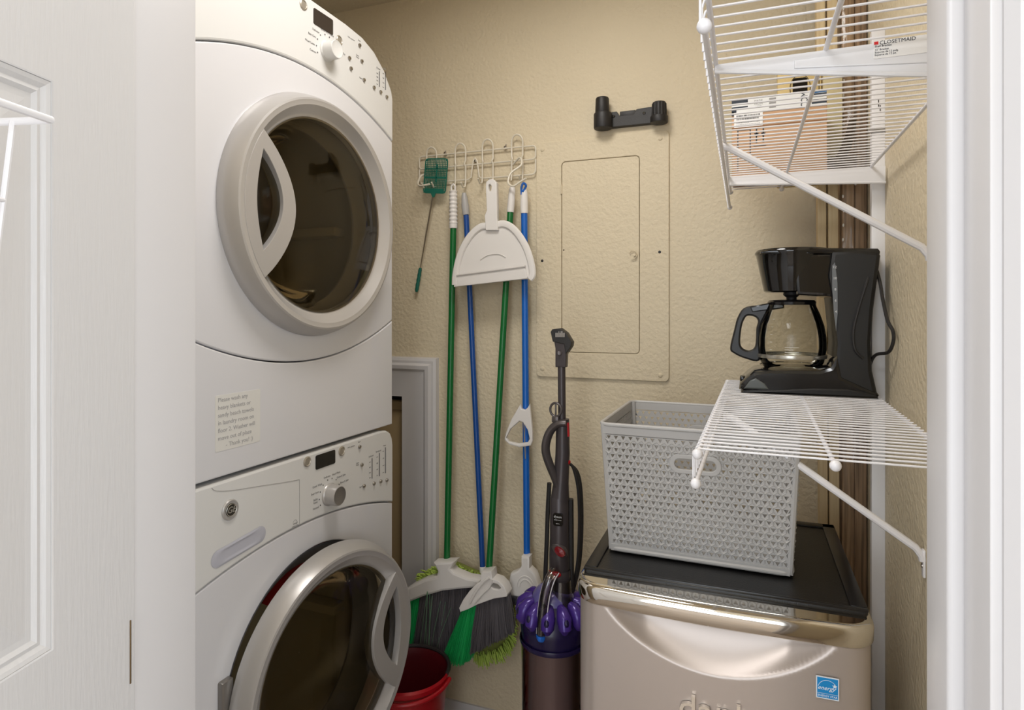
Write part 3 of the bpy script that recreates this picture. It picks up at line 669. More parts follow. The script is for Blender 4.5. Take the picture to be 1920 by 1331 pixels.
obj('brush_bristles', MB().plate(sheet([(1039, 640), (1035, 622), (1038, 617), (1052, 615), (1064, 624), (1074, 641), (1073, 649), (1063, 664), (1060, 645)], VY), M=T(0, VY, 0) @ FY, d0=-.016, d1=.014, bev=.002), BLKM, bt)
mb = MB()
for k in range(9):
    p = V(1042+k*2, 632, -.018); q = V(1042+k*2, 624-3*(k in (3, 5, 6)), -.018); mb.cyl(p, q, .0007, seg=4)
obj('pale_bristles', mb, mat('pale bristle', (200, 195, 190), .6), bt)
obj('release_button', MB().cyl(V(1049, 662, -.010), V(1049, 662, -.017), .006, seg=16, bev=.0015), VGL, bt)
c = V(1042, 768, -.012)
obj('wand_catch', MB().tube([(c.x+.0145*cos(t), c.y, c.z+.017*sin(t)) for t in [2*pi*k/24 for k in range(24)]], .0032, 8, closed=True).box(c.x-.009, c.x+.009, c.y-.008, c.y+.008, c.z-.032, c.z-.016, .003).box(c.x-.002, c.x+.002, c.y-.002, c.y+.002, c.z-.016, c.z+.016, .001), VGL, vc)
obj('handle_loop', MB().tube(smooth([V(1062, 793, -.012), V(1046, 795, -.014), V(1032, 808, -.016), V(1024, 830, -.018), V(1024, 850, -.018), V(1031, 872, -.016), V(1040, 895, -.012), V(1048, 918, -.006)], 6), [.011+.003*sin(k/42*pi) for k in range(43)], 12, flat=.8), VGL, vc)
obj('spine', MB().tube([V(1055, 785), V(1055, 850), V(1052, 905), V(1050, 935)], [.0165, .0185, .0195, .024], 18), VG, vc)
obj('red_slide', MB().tube([V(1064, 792, -.004), V(1065, 818, -.004)], .0045, 8).tube([V(1064, 818, 0), V(1063, 868, 0)], .0035, 8).ball(V(1065, 866), .007), REDP, vc)
obj('hose_body', MB().lathe([(.0001, .012), (.019, .010), (.024, 0), (.0245, -.10), (.0262, -.145), (.0262, -.19), (.024, -.20), (.0001, -.2)], Matrix.Translation(V(1049, 932)), 32), VG, vc)
p = V(1046, 974, -.0245)
lb = obj('badge_label', MB().plate(rrect(-.0125, .0125, -.016, .016, .006), M=T(p.x, p.y, p.z) @ FY, d0=-.004, d1=.0012, bev=.0004), BLK, vc)
obj('label_print', MB().text('dyson', .0085, T(p.x, p.y-.0013, p.z+.007) @ FY).text('DC50 animal', .0035, T(p.x, p.y-.0013, p.z-.001) @ FY).text('cyclone', .003, T(p.x, p.y-.0013, p.z-.010) @ FY), mat('label white', (215, 215, 215), .5), lb)
obj('lower_tube', MB().lathe([(.0275, 0), (.0275, -.13), (.026, -.16), (.0001, -.16)], Matrix.Translation(V(1050, 1065)), 32), VG, vc)
p = V(1050, 1030, -.016)
rb = obj('release_collar', MB().lathe([(.021, 0), (.02, .005), (.0165, .008), (.0001, .009)], Matrix.Translation(p) @ Matrix.Rotation(R(35), 4, 'Y') @ FY @ Matrix.Diagonal((1.1, .72, 1.3, 1)), 28), VGL, vc)
obj('red_button', MB().lathe([(.0145, .008), (.013, .013), (.0001, .0145)], Matrix.Translation(p+Vector((.003, 0, -.001))) @ Matrix.Rotation(R(35), 4, 'Y') @ FY @ Matrix.Diagonal((1.1, .72, 1.2, 1)), 24), mat('translucent red', (120, 8, 24), .15, coat=.5), rb)
obj('red_button', MB().ball(V(1041, 1077, -.03), .012, (1.3, .8, .6)), REDP, vc)
obj('side_spine', MB().tube(smooth([V(1030, 905, .02), V(1027, 960, .02), V(1025, 1020, .02), V(1022, 1090, .02)], 5), .006, 8).tube([V(1069, 935, .012), V(1070, 1110, .012)], .009, 8), BLKM, vc)
hs = smooth([V(1040, 1072, -.045), V(1032, 1085, -.062), V(1024, 1110, -.07), V(1019, 1140, -.074), V(1017, 1165, -.076), V(1016, 1188, -.076)], 5)
ch = obj('clear_hose_arm', MB().tube(hs, [.0125]*len(hs), 14, flat=1.15, cap=False), CLR, vc)
obj('arm_edge', MB().tube([q+Vector((-.012, -.004, 0)) for q in hs], .0016, 6).tube([q+Vector((.012, -.004, 0)) for q in hs], .0016, 6), mat('milky plastic', (205, 200, 205), .2), ch)
obj('arm_window', MB().ball(V(1019, 1135, -.084), .005, (1, .5, 1.8)), BLK, ch)
bl = V(1015, 1193, -.078)
obj('blue_tip', MB().lathe([(.0001, -.012), (.009, -.010), (.0125, -.003), (.0125, .004), (.0001, .006)], Matrix.Translation(bl), 20).box(bl.x-.004, bl.x+.004, bl.y-.0135, bl.y-.01, bl.z-.006, bl.z+.003, .0005), mat('blue plastic tip', (28, 104, 200), .3), ch)
obj('clear_elbow', MB().lathe([(.0245, .0), (.0265, -.03), (.031, -.06), (.036, -.075)], Matrix.Translation(V(1052, 1085, -.012)), 24), CLR, vc)
bcx, bcy = -.455, 1.5
obj('cyclone_dome', MB().lathe([(.0001, .606), (.02, .604), (.04, .597), (.052, .582), (.056, .565)], T(bcx, bcy, 0), 36), mat('dusty violet plastic', (98, 92, 150), .25, coat=.5), vc)
obj('cyclone_body', MB().lathe([(.03, .575), (.055, .57), (.066, .555), (.076, .535), (.083, .515), (.084, .505), (.081, .48), (.080, .468), (.07, .46), (.0001, .46)], T(bcx, bcy, 0), 48), PURD, vc)
for k in range(12):
    a = 2*pi*k/12+.12; d = Vector((cos(a), sin(a), 0))
    cb = obj('cyclone_cone', MB().tube([Vector((bcx, bcy, .570))+d*.052, Vector((bcx, bcy, .566))+d*.064, Vector((bcx, bcy, .553))+d*.077, Vector((bcx, bcy, .532))+d*.083, Vector((bcx, bcy, .52))+d*.080], [.010, .0145, .0185, .0165, .008], 12), PUR, vc)
    obj('cone_eye', MB().ball(Vector((bcx, bcy, .548))+d*.0905, .0085, (.9, .9, 1.5), 10), PURD, cb)
obj('bin', MB().lathe([(.083, .472), (.0835, .465), (.0815, .458), (.080, .30), (.078, .18), (.07, .172), (.0001, .17)], T(bcx, bcy, 0), 56), SMK, vc)
obj('bin_shroud', MB().lathe([(.066, .455), (.066, .30), (.070, .27), (.070, .262), (.03, .25), (.0001, .25)], T(bcx, bcy, 0), 36), mat('grey brown shroud', (150, 132, 130), .5, metal=.2), vc)
obj('bin_ring', MB().lathe([(.0845, .476), (.0862, .470), (.0845, .464), (.083, .470), (.0845, .476)], T(bcx, bcy, 0), 56), PURD, vc)
obj('motor_ball', MB().ball((bcx, bcy+.02, .10), .098, (1, 1, 1), 32), VG, vc)
obj('cleaner_head', MB().box(bcx-.12, bcx+.10, bcy-.19, bcy-.06, .008, .058, .012, 3), VG, vc)
for k in range(4):
    pts = smooth([V(1066, 868, .02), V(1075+k*2.5, 878+k*2, .022+.006*k), V(1084+k*2, 920, .025+.006*k), V(1086+k*1.8, 990, .03+.005*k), V(1082+k*1.5, 1060, .03+.005*k), V(1072, 1100+k*6, .03)], 6)
    obj('power_cord', MB().tube(pts, .0036, 8), BLKM, vc)
# ---------------------------------------------------------------- mini fridge
FRX0, FRX1, FRY0, FRY1, FRZ = -.274, .182, 1.026, 1.465, .842
fg = root('mini_fridge', 'compact silver retro fridge with chrome top band and black top, below the wire shelves', 'fridge', ((FRX0+FRX1)/2, 1.25, 0))
SIL = mat('champagne silver paint', (186, 174, 166), .34, metal=.45, bump=.02, bscale=600)
obj('cabinet', MB().box(FRX0+.006, FRX1-.004, FRY0+.06, FRY1, .02, FRZ-.012, .008), SIL, fg)
tpn = MB().plate(rrect(FRX0+.004, FRX1-.002, FRY0+.052, FRY1+.01, .006), M=T(0, 0, FRZ-.018) @ ID, d0=0, d1=.017, bev=.003)
tt = obj('top_panel', tpn, mat('black textured plastic', (15, 14, 14), .38, bump=.15, bscale=500), fg)
rimt = MB()
for (a, b, c2, d2) in ((FRX0+.004, FRX1-.002, FRY0+.052, FRY0+.058), (FRX0+.004, FRX0+.026, FRY0+.06, FRY1+.01), (FRX1-.026, FRX1-.002, FRY0+.06, FRY1+.01), (FRX0+.004, FRX1-.002, FRY1-.012, FRY1+.01)):
    rimt.box(a, b, c2, d2, FRZ-.003, FRZ+.0025, .0015)
obj('top_border', rimt, mat('black plastic border', (24, 22, 22), .3), tt)
# chrome band: profile swept along the bowed front with rounded corners
def frontline(off, n=30):
    pts = []; hw = (FRX1-FRX0)/2+.002; cx = (FRX0+FRX1)/2; rc = .045
    def y(x): return FRY0-.006+.012*((x-cx)/hw)**2
    pts.append((FRX0-.002+off*-1*0-.0-off, FRY0+.085))
    for k in range(9):
        a = pi+pi/2*k/8; pts.append((cx-hw+rc+(rc+off)*cos(a), y(cx-hw+rc)+rc+(rc+off)*sin(a)))
    for k in range(1, n):
        x = cx-hw+rc+(2*hw-2*rc)*k/n; pts.append((x, y(x)-off))
    for k in range(9):
        a = 3*pi/2+pi/2*k/8; pts.append((cx+hw-rc+(rc+off)*cos(a), y(cx+hw-rc)+rc+(rc+off)*sin(a)))
    pts.append((cx+hw+off, FRY0+.085))
    return pts
pf = [(-.012, -.006), (-.006, -.0065), (-.002, -.0085), (.001, -.0125), (.0016, -.018), (.0008, -.036), (-.003, -.0395), (-.012, -.040)]
cb = MB(); rows = []
for off, dz in pf:
    rows.append([cb.bm.verts.new((x, y, FRZ+dz)) for x, y in frontline(off)])
for A, B in zip(rows, rows[1:]):
    for k in range(len(A)-1): cb.bm.faces.new((A[k], A[k+1], B[k+1], B[k]))
fl_ = frontline(-.010)
cb.plate(fl_[1:-1]+[(fl_[-1][0], FRY0+.072), (fl_[0][0], FRY0+.072)], M=T(0, 0, FRZ-.012), d0=0, d1=.0065)
obj('chrome_band', cb, CHROME, fg, ang=50)
# door skin with scooped handle recess
dk = MB(); zt_ = FRZ-.038; N = 60; cols = frontline(-.003, 60); rows = []
zs = [zt_-.115*k/44 for k in range(45)]+[zt_-.115-(zt_-.115-.03)*k/14 for k in range(1, 15)]
cxm = (FRX0+FRX1)/2
for z in zs:
    row = []
    for x, y in cols:
        u = (x-cxm)/.172; hgt = .078*max(0, 1-u*u)**.85 if abs(u) < 1 else 0; dep = 0
        if hgt > 0:
            f = (zt_-z)/hgt
            if f < 1: dep = .030*(1-f*f)**1.0*min(1, hgt/.05)
        row.append(dk.bm.verts.new((x, y+dep, z)))
    rows.append(row)
for A, B in zip(rows, rows[1:]):
    for k in range(len(A)-1): dk.bm.faces.new((A[k], A[k+1], B[k+1], B[k]))
dd = obj('door', dk, SIL, fg, ang=60)
obj('foot', MB().cyl((FRX0+.05, FRY0+.1, 0), (FRX0+.05, FRY0+.1, .022), .02), BLKM, fg); obj('foot', MB().cyl((FRX1-.05, FRY0+.1, 0), (FRX1-.05, FRY0+.1, .022), .02), BLKM, fg)
obj('foot', MB().cyl((FRX0+.05, FRY1-.06, 0), (FRX0+.05, FRY1-.06, .022), .02), BLKM, fg); obj('foot', MB().cyl((FRX1-.05, FRY1-.06, 0), (FRX1-.05, FRY1-.06, .022), .02), BLKM, fg)
lg = P(1271, 1319, FRY0-.004)
obj('chrome_lettering', MB().text('danby', .052, T(lg.x, FRY0-.004, lg.z) @ FY, d=.006, align='LEFT', sx=1.15), CHROME, dd, label='raised chrome letters')
st = P(1551.5, 1290, FRY0-.001)
sk = obj('energy_sticker', MB().plate(rrect(-.0155, .0155, -.0165, .0165, .0005), M=T(st.x, FRY0-.0005, st.z) @ Matrix.Rotation(R(2), 4, 'Z') @ FY, d0=0, d1=.001), mat('sticker white', (225, 230, 235), .4), dd, label='blue and white square efficiency sticker')
SB = T(st.x, FRY0-.0016, st.z) @ Matrix.Rotation(R(2), 4, 'Z') @ FY
obj('sticker_blue', MB().plate(rrect(-.0140, .0140, -.0080, .0150, .0003), M=SB, d0=0, d1=.0003).plate(rrect(-.0140, .0140, -.0148, -.0088, .0003), M=SB, d0=0, d1=.0003), mat('sticker blue', (16, 138, 205), .4), sk)
sp = MB(SB).text('energy', .0088, T(-.002, .000, .0004), shear=.45).text('ENERGY STAR', .0042, T(0, -.0118, .0004))
ap = [(.013*cos(R(168-150*k/14)), -.001+.013*sin(R(168-150*k/14))) for k in range(15)]
sp.tube([(a, b, .0006) for a, b in ap], .0003, 5)
star = [(.0095+(.0036 if k % 2 == 0 else .0014)*cos(pi/2+k*pi/5), .0045+(.0036 if k % 2 == 0 else .0014)*sin(pi/2+k*pi/5)) for k in range(10)]
sp.plate(star, d0=.0003, d1=.0006)
obj('sticker_print', sp, mat('sticker print', (235, 242, 248), .4), sk)
# ---------------------------------------------------------------- woven plastic basket
BZ, BH = FRZ+.001, .246
bs = root('storage_basket', 'light grey woven-look plastic basket with handle holes on the fridge top', 'basket', (-.0795, 1.30, BZ), R(-1.2))
BG = mat('light grey plastic', (206, 208, 210), .42)
def panel(name, L0, L1, Hh, Mx, slot=True, xo=0):
    """one side: sheet of Y-shaped weave with triangular openings; L0 width at the bottom, L1 at the top"""
    mb = MB(Mx); p = .0137; ry = p*.866; th = .0016
    slotc = (xo, Hh-.062); sw, sh = .036, .0095
    def inslot(x, z, g=.004):
        dx = max(0, abs(x-slotc[0])-(sw-sh)); dz = z-slotc[1]; return slot and dx*dx+dz*dz < (sh+g)**2
    zlo, zhi = .014, Hh-.016
    rowsn = int((zhi-zlo)/ry); cols_ = int(L1/p)+2
    def wd(z): return (L0+(L1-L0)*z/Hh)/2-.008
    for i in range(rowsn+1):
        for j_ in range(-cols_//2-1, cols_//2+2):
            ox = (j_+.5*(i % 2))*p; oz = zlo+i*ry
            for up in (0, 1):
                tri = [(ox, oz), (ox+p, oz), (ox+p/2, oz+ry)] if up else [(ox, oz), (ox+p, oz), (ox+p/2, oz-ry)]
                cx_ = ox+p/2; cz_ = oz+(ry/3 if up else -ry/3)
                if abs(cx_) > wd(cz_) or cz_ < zlo or cz_ > zhi or inslot(cx_, cz_): continue
                k_ = .60 if not up else .02
                # relief: the arm across the lattice rises towards this cell on alternating edges
                o1 = [mb.bm.verts.new((mb.M @ Vector((a, b, th)))) for a, b in tri]
                i1 = [mb.bm.verts.new((mb.M @ Vector((cx_+(a-cx_)*k_, cz_+(b-cz_)*k_, th*1.0)))) for a, b in tri]
                i2 = [mb.bm.verts.new((mb.M @ Vector((cx_+(a-cx_)*k_, cz_+(b-cz_)*k_, -th)))) for a, b in tri]
                o2 = [mb.bm.verts.new((mb.M @ Vector((a, b, -th)))) for a, b in tri]
                for q in range(3):
                    q2 = (q+1) % 3
                    mb.bm.faces.new((o1[q], o1[q2], i1[q2], i1[q])); mb.bm.faces.new((i1[q], i1[q2], i2[q2], i2[q])); mb.bm.faces.new((i2[q], i2[q2], o2[q2], o2[q]))
            # raised Y at the lattice point
            if abs(ox) < wd(oz)-.003 and zlo < oz < zhi-.003 and not inslot(ox, oz, .007):
                arm = []
                for a in (30, 150, 270):
                    ca, sa = cos(R(a)), sin(R(a)); l_, w_ = p*.56, .0022
                    base = [(-sa*w_, ca*w_), (ca*l_-sa*w_, sa*l_+ca*w_), (ca*l_+sa*w_, sa*l_-ca*w_), (sa*w_, -ca*w_)]
                    vb = [mb.bm.verts.new(mb.M @ Vector((ox+x_, oz+z_, th*.9))) for x_, z_ in base]
                    tp0 = mb.bm.verts.new(mb.M @ Vector((ox, oz, th+.0034))); tp1 = mb.bm.verts.new(mb.M @ Vector((ox+ca*l_*.93, oz+sa*l_*.93, th+.0002)))
                    mb.bm.faces.new((vb[0], vb[1], tp1, tp0)); mb.bm.faces.new((vb[3], tp0, tp1, vb[2])); mb.bm.faces.new((vb[1], vb[2], tp1))
    return obj(name, mb, BG, bs, ang=25, local=True)
W0, W1, D0, D1 = .318, .344, .262, .300
lean = lambda d0, d1: math.atan((d1-d0)/2/BH)
def fr4(rz, dist0, dist1):   # frame of a side leaning outwards; drawing x along the side, y up, normal outward
    a = lean(dist0*2, dist1*2)
    return Matrix.Rotation(rz, 4, 'Z') @ T(0, -dist0, 0) @ Matrix.Rotation(-a*-1, 4, 'X') @ FY
def side(name, rz, L0, L1, q0, q1, slot):
    a = math.atan((q1-q0)/BH)
    Mx = Matrix.Rotation(rz, 4, 'Z') @ T(0, -q0, 0) @ Matrix.Rotation(a, 4, 'X') @ FY
    pnl = panel(name, L0, L1, BH, Mx, slot)
    if slot:
        rim = MB(Mx).plate(rrect(-.0455, .0455, BH-.062-.018, BH-.062+.018, .0175, 8), [rrect(-.036, .036, BH-.062-.0095, BH-.062+.0095, .0093, 8)], d0=-.003, d1=.0042, bev=.0015)
        obj('handle_rim', rim, BG, pnl, local=True)
    # corner posts and rims as flat strips
    s = MB(Mx).plate([(-L0/2+.002, .002), (L0/2-.002, .002), (L0/2-.001, .0155), (-L0/2+.001, .0155)], d0=-.003, d1=.003, bev=.001)
    obj('bottom_band', s, BG, pnl, local=True); s = MB(Mx)
    s.plate([(-L1/2+.003, BH-.017), (L1/2-.003, BH-.017), (L1/2-.002, BH-.001), (-L1/2+.002, BH-.001)], d0=-.002, d1=.002, bev=.0005)
    obj('top_band', s, BG, pnl, local=True)
side('woven_side', 0, W0, W1, D0/2, D1/2, True)
side('woven_side', pi, W0, W1, D0/2, D1/2, True)
side('woven_side', pi/2, D0, D1, W0/2, W1/2, False)
side('woven_side', -pi/2, D0, D1, W0/2, W1/2, False)
def ringpts(w_, d_, z, r=.018): return [(x, y, z) for x, y in rrect(-w_/2, w_/2, -d_/2, d_/2, r, 6)]
obj('top_rim', MB().tube(ringpts(W1+.004, D1+.004, BH), .0038, 10, closed=True), BG, bs, local=True)
obj('bottom_rim', MB().tube(ringpts(W0+.002, D0+.002, .006), .0052, 10, closed=True), BG, bs, local=True)
for sx_ in (-1, 1):
    for sy_ in (-1, 1):
        obj('corner_post', MB().tube([(sx_*(W0/2-.003), sy_*(D0/2-.003), .005), (sx_*(W1/2-.004), sy_*(D1/2-.004), BH)], .006, 8), BG, bs, local=True)
obj('basket_floor', MB().plate(rrect(-W0/2+.004, W0/2-.004, -D0/2+.004, D0/2-.004, .012), d0=.001, d1=.004), BG, bs, local=True)
# ---------------------------------------------------------------- wire shelves
def shelf(name, label, z, y0, y1, xl, xr, capn, lipz=.042, s=.0223, mids=(.57,)):
    r = root(name, label, 'shelf', (xr, (y0+y1)/2, z), group='white wire shelves on the right wall')
    n = int((y1-y0)/s); rw = .00132
    wp = [(xr, y0+.006, z), (xl+.006, y0+.006, z), (xl+.001, y0+.006, z-.003), (xl-.0012, y0+.006, z-.010), (xl-.0012, y0+.006, z-lipz)]
    w0 = obj('wire', MB().tube(wp, rw, 6), WIREM, r)
    for k in range(1, n+1): inst(w0, r, (0, k*s, 0))
    rr = .0029; zz = z-rw-rr
    def rod(x, zc, cap=True, nm='rod'):
        m = MB().cyl((x, y0-.004, zc), (x, y1+.004, zc), rr, seg=12)
        if cap:
            m.ball((x, y0-.006, zc), .0068, (1, 1.1, 1), 12); m.ball((x, y1+.006, zc), .006, (1, 1.1, 1), 12)
        return obj(nm, m, WIREM, r)
    rod(xl+.005, zz, nm='front_rod'); rod(xl+.003, z-lipz, nm='lip_rod'); rod(xr-.003, zz, nm='wall_rod', cap=False)
    for f in mids: rod(xl+(xr-xl)*f, zz, nm='middle_rod')
    return r
SX0, SX1 = -.052, .250
shelf('wire_shelf', 'white wire shelf at waist height holding the coffee maker', 1.1285, .812, 1.615, SX0+.0, .252, True, mids=(.53,)).rotation_euler = (0, 0, R(-1.2))
shelf('wire_shelf', 'upper white wire shelf seen from below, holding the cardboard box', 1.602, .576, 1.615, SX0+.016, .246, True, mids=(.43,))
# angle braces
def brace(label, y, top, wall_z, tab):
    m = MB().tube([(top[0], y, top[1]), (top[0]+.012, y, top[1]-.004), (XR-.014, y, wall_z+.006), (XR-.005, y, wall_z-.006), (XR-.003, y, wall_z-.014)], .0062, 10, flat=1.0)
    r = root('shelf_brace', label, 'brace', (XR, y, wall_z-tab))
    obj('strut', m, WIREM, r)
    obj('strut_tab', MB().box(XR-.004, XR-.0005, y-.006, y+.006, wall_z-tab, wall_z+.004, .001), WIREM, r)
    obj('screw', MB().lathe([(.0035, 0), (.003, .0015), (.0001, .002)], T(XR-.004, y, wall_z-tab*.55) @ FX @ Matrix.Rotation(pi, 4, 'X'), 12), STEEL, r)
    obj('strut_clip', MB().tube([(top[0]-.002, y-.008, top[1]+.006), (top[0]-.002, y-.008, top[1]-.006), (top[0]-.002, y+.008, top[1]-.006), (top[0]-.002, y+.008, top[1]+.006)], .0025, 6), WIREM, r)
brace('white diagonal brace under the upper wire shelf', 1.115, (SX0+.016, 1.588), 1.398, .042)
brace('white diagonal brace under the coffee maker shelf', 1.155, (SX0+.022, 1.118), .918, .04)
# sheet metal shelf brackets and wall uprights
BRK = mat('white powder coat', (232, 231, 233), .35)
def bracket(label, y, zt, xl, hl, hr, lab=False):
    r = root('shelf_bracket', label, 'bracket', (XR, y, zt-hr))
    o = [(xl, zt-hl), (XR-.004, zt-hr), (XR-.004, zt), (xl, zt)]
    obj('bracket_plate', MB().plate(o, M=T(0, y, 0) @ FY, d0=-.002, d1=.002, bev=.001), BRK, r)
    obj('bracket_flange', MB().tube([(xl, y-.004, zt-hl), (XR-.004, y-.004, zt-hr)], .0028, 8), BRK, r)
    if lab:
        em = MB().plate([(xl+.085, zt-.008), (XR-.01, zt-.004), (XR-.008, zt-.036), (xl+.085, zt-.017)], M=T(0, y, 0) @ FY, d0=.001, d1=.004, bev=.0015)
        obj('bracket_rib', em, BRK, r)
        p0 = P(1640, 92, y-.005); lw, lh = .066, .019
        L = T(p0.x+lw/2-.001, y-.0045, p0.z-.001) @ Matrix.Rotation(R(0), 4, 'Y') @ FY
        lb = obj('label_sticker', MB(L).plate(rrect(-lw/2, lw/2, -lh/2, lh/2, .0005), d0=-.001, d1=.0004), mat('label paper', (240, 238, 236), .5), r, label='white product label with barcode')
        obj('label_red', MB(L).box(-lw/2+.0005, -lw/2+.0045, .0055, .0088, .0004, .0007), mat('label red', (210, 30, 35), .5), lb)
        t = MB(L).text('CLOSETMAID', .0056, T(-lw/2+.0055, .0068, .0004), d=.0003, align='LEFT').text('Shelf Bracket', .003, T(-lw/2+.001, .0035, .0004), d=.0003, align='LEFT').text('12" Bracket\nSoporte de 12 pulg.\nEquerre de 12 po.', .0028, T(-lw/2+.001, -.003, .0004), d=.0003, align='LEFT')
        x = lw/2-.016; rn = random.Random(4)
        while x < lw/2-.0015:
            w_ = rn.choice((.0004, .0007, .0011)); t.box(x, x+w_, -.001, .0075, .0004, .0007); x += w_+rn.choice((.0004, .0006))
        obj('label_print', t, PRINTD, lb)
    return r
bracket('white metal bracket with a product label at the near end of the upper shelf', .762, 1.5965, SX0+.020, .009, .055, True)
bracket('white metal bracket at the far end of the upper shelf', 1.43, 1.5975, SX0+.022, .018, .034)
for y, lb in ((1.452, 'white upright rail on the right wall, beside the stored boards'),):
    u = root('wall_upright', lb, 'rail', (XR, y, 0))
    obj('rail', MB().box(XR-.0245, XR, y, y+.020, .0, 1.885, .0012), BRK, u)
    obj('rail_slot', MB().box(XR-.013, XR-.0115, y-.0006, y+.004, 1.725, 1.742), GAP, u); obj('rail_slot', MB().box(XR-.010, XR-.0085, y-.0006, y+.004, 1.712, 1.728), GAP, u)
    obj('rail_clip', MB().box(XR-.032, XR-.001, y-.004, y+.002, 1.672, 1.679, .001), SILVD, u)
# ---------------------------------------------------------------- stored boards in the corner
PINE = mat('pale pine', (226, 206, 166), .6, stretch=(30, 30, 1.2), nscale=3, col2=(212, 188, 146), bump=.1, bscale=12)
WRAP = mat('brown grey plank', (206, 176, 146), .45, stretch=(40, 40, 1.5), nscale=4, col2=(160, 134, 110), bump=.15, bscale=10)
def board(name, label, x0, x1, y0, y1, z1, m, tilt=0, grp=None):
    o = obj(name, MB().box(-(x1-x0)/2, (x1-x0)/2, 0, y1-y0, 0, z1, .0015), m, local=True, parent=None)
    o.location = ((x0+x1)/2, y0, 0); o.rotation_euler = (0, R(tilt), 0)
    return tag(o, label, 'board', grp)
board('pine_board', 'narrow pale pine board, leftmost of the boards in the right corner', .176, .1945, 1.66, 1.70, 2.15, PINE, -.3)
board('pine_board', 'pale pine board just left of the plastic-wrapped planks', .1955, .2165, 1.65, 1.69, 2.2, PINE, -.2)
wp = root('wrapped_planks', 'bundle of brown planks wrapped in clear plastic, against the white upright', 'planks', (.255, 1.69, 0))
obj('plank', MB().box(.219, .243, 1.638, 1.72, 0, 2.25, .002), WRAP, wp); obj('plank', MB().box(.244, .270, 1.642, 1.72, 0, 2.22, .002), mat('darker brown plank', (182, 152, 124), .5, stretch=(40, 40, 1.5), nscale=4, col2=(132, 108, 88)), wp)
wm_ = MB(); rn = random.Random(9); rows = []
for i in range(70):
    z = .02+2.15*i/69; row = []
    for k in range(13):
        t = k/12; x = .217+.054*t; y = 1.632-.006*sin(pi*t)+rn.uniform(-.0022, .0022)
        row.append(wm_.bm.verts.new((x, y, z)))
    rows.append(row)
for A, B in zip(rows, rows[1:]):
    for k in range(12): wm_.bm.faces.new((A[k], A[k+1], B[k+1], B[k]))
obj('plastic_wrap', wm_, tinted('cling wrap', (240, 238, 234), 1.35, .12), wp, ang=80)
bu2 = mat('bubble white', (235, 232, 225), .3)
mbw = MB()
for k in range(26): mbw.ball((.2185+.001*sin(k*2.1), 1.624, 1.30+.034*k), .0022, (1, .6, 1.9), 6)
obj('wrap_seam', mbw, bu2, wp)
# cardboard box on the upper shelf
cbx = root('cardboard_box', 'brown cardboard shipping box with printed white tape on the upper wire shelf', 'box', (.07, 1.54, 1.604))
CARD = mat('cardboard', (196, 156, 120), .75, noise=.08, nscale=12)
BX0, BX1, BY0, BY1, BZ0, BZ1 = -.026, .1675, 1.475, 1.60, 1.6042, 1.767
obj('box_body', MB().box(BX0, BX1, BY0, BY1, BZ0, BZ1, .002), CARD, cbx)
FB = T(0, BY0-.0003, -.022) @ FY
obj('box_seam', MB(FB).box(BX0, BX1, 1.7365, 1.739, 0, .0004), mat('cardboard shade', (150, 108, 72), .8), cbx)
tp_ = obj('white_tape', MB(FB).box(BX0, BX1-.001, 1.768, 1.801, 0, .0006), mat('white tape', (228, 228, 226), .4), cbx, label='white tape with printed letters')
lbl = obj('shipping_label', MB(FB).box(BX0+.005, BX0+.065, 1.738, 1.772, .0006, .0011), mat('label paper', (240, 238, 236), .5), cbx)
tk = MB(FB)
tk.box(BX0, BX0+.034, 1.793, 1.801, .0006, .001).box(BX0, BX0+.034, 1.781, 1.785, .0006, .001).box(BX0, BX0+.010, 1.765, 1.781, .0006, .001).box(BX0, BX0+.008, 1.768, 1.774, .0006, .001)
tk.box(BX1-.030, BX1-.001, 1.788, 1.796, .0006, .001).box(BX1-.030, BX1-.001, 1.774, 1.783, .0006, .001)
tk.text('COM', .020, T(BX1-.044, 1.785, .0007) @ Matrix.Rotation(pi/2, 4, 'Z'), sx=.75)
obj('tape_print', tk, mat('navy print', (42, 50, 62), .6), tp_)
obj('tape_print_blue', MB(FB).box(BX1-.028, BX1-.001, 1.797, 1.803, .0006, .001), mat('blue print', (24, 92, 150), .6), tp_)
t3 = MB(FB); rn = random.Random(5)
for zb_ in (1.764, 1.757, 1.750, 1.743):
    x = BX0+.010
    while x < BX0+.058:
        w_ = rn.choice((.0006, .001, .0016)); t3.box(x, x+w_, zb_-.0025, zb_+.0015, .0011, .0013); x += w_+rn.choice((.0006, .001))
obj('barcode_print', t3, PRINTD, lbl)
t4 = MB(FB).text('MADE\nFROM\n100%', .0065, T(BX0+.056, 1.787, .0007))
for k in range(3): t4.box(BX0+.078, BX0+.092, 1.775+.009*k, 1.779+.009*k, .0006, .0009)
obj('tape_small_print', t4, PRINT, tp_)
t5 = MB(FB)
for x in (.052, .066):
    t5.plate([(BX0+x-.005, 1.722), (BX0+x+.005, 1.722), (BX0+x, 1.712)], d0=0, d1=.0004); t5.box(BX0+x-.0013, BX0+x+.0013, 1.70, 1.735, 0, .0004)
t5.box(BX0+.046, BX0+.072, 1.693, 1.696, 0, .0004)
t5.box(BX0+.012, BX0+.040, 1.731, 1.734, 0, .0004).box(BX0+.012, BX0+.014, 1.64, 1.734, 0, .0004).box(BX0+.038, BX0+.040, 1.66, 1.734, 0, .0004)
obj('box_print', t5, PRINTD, cbx)
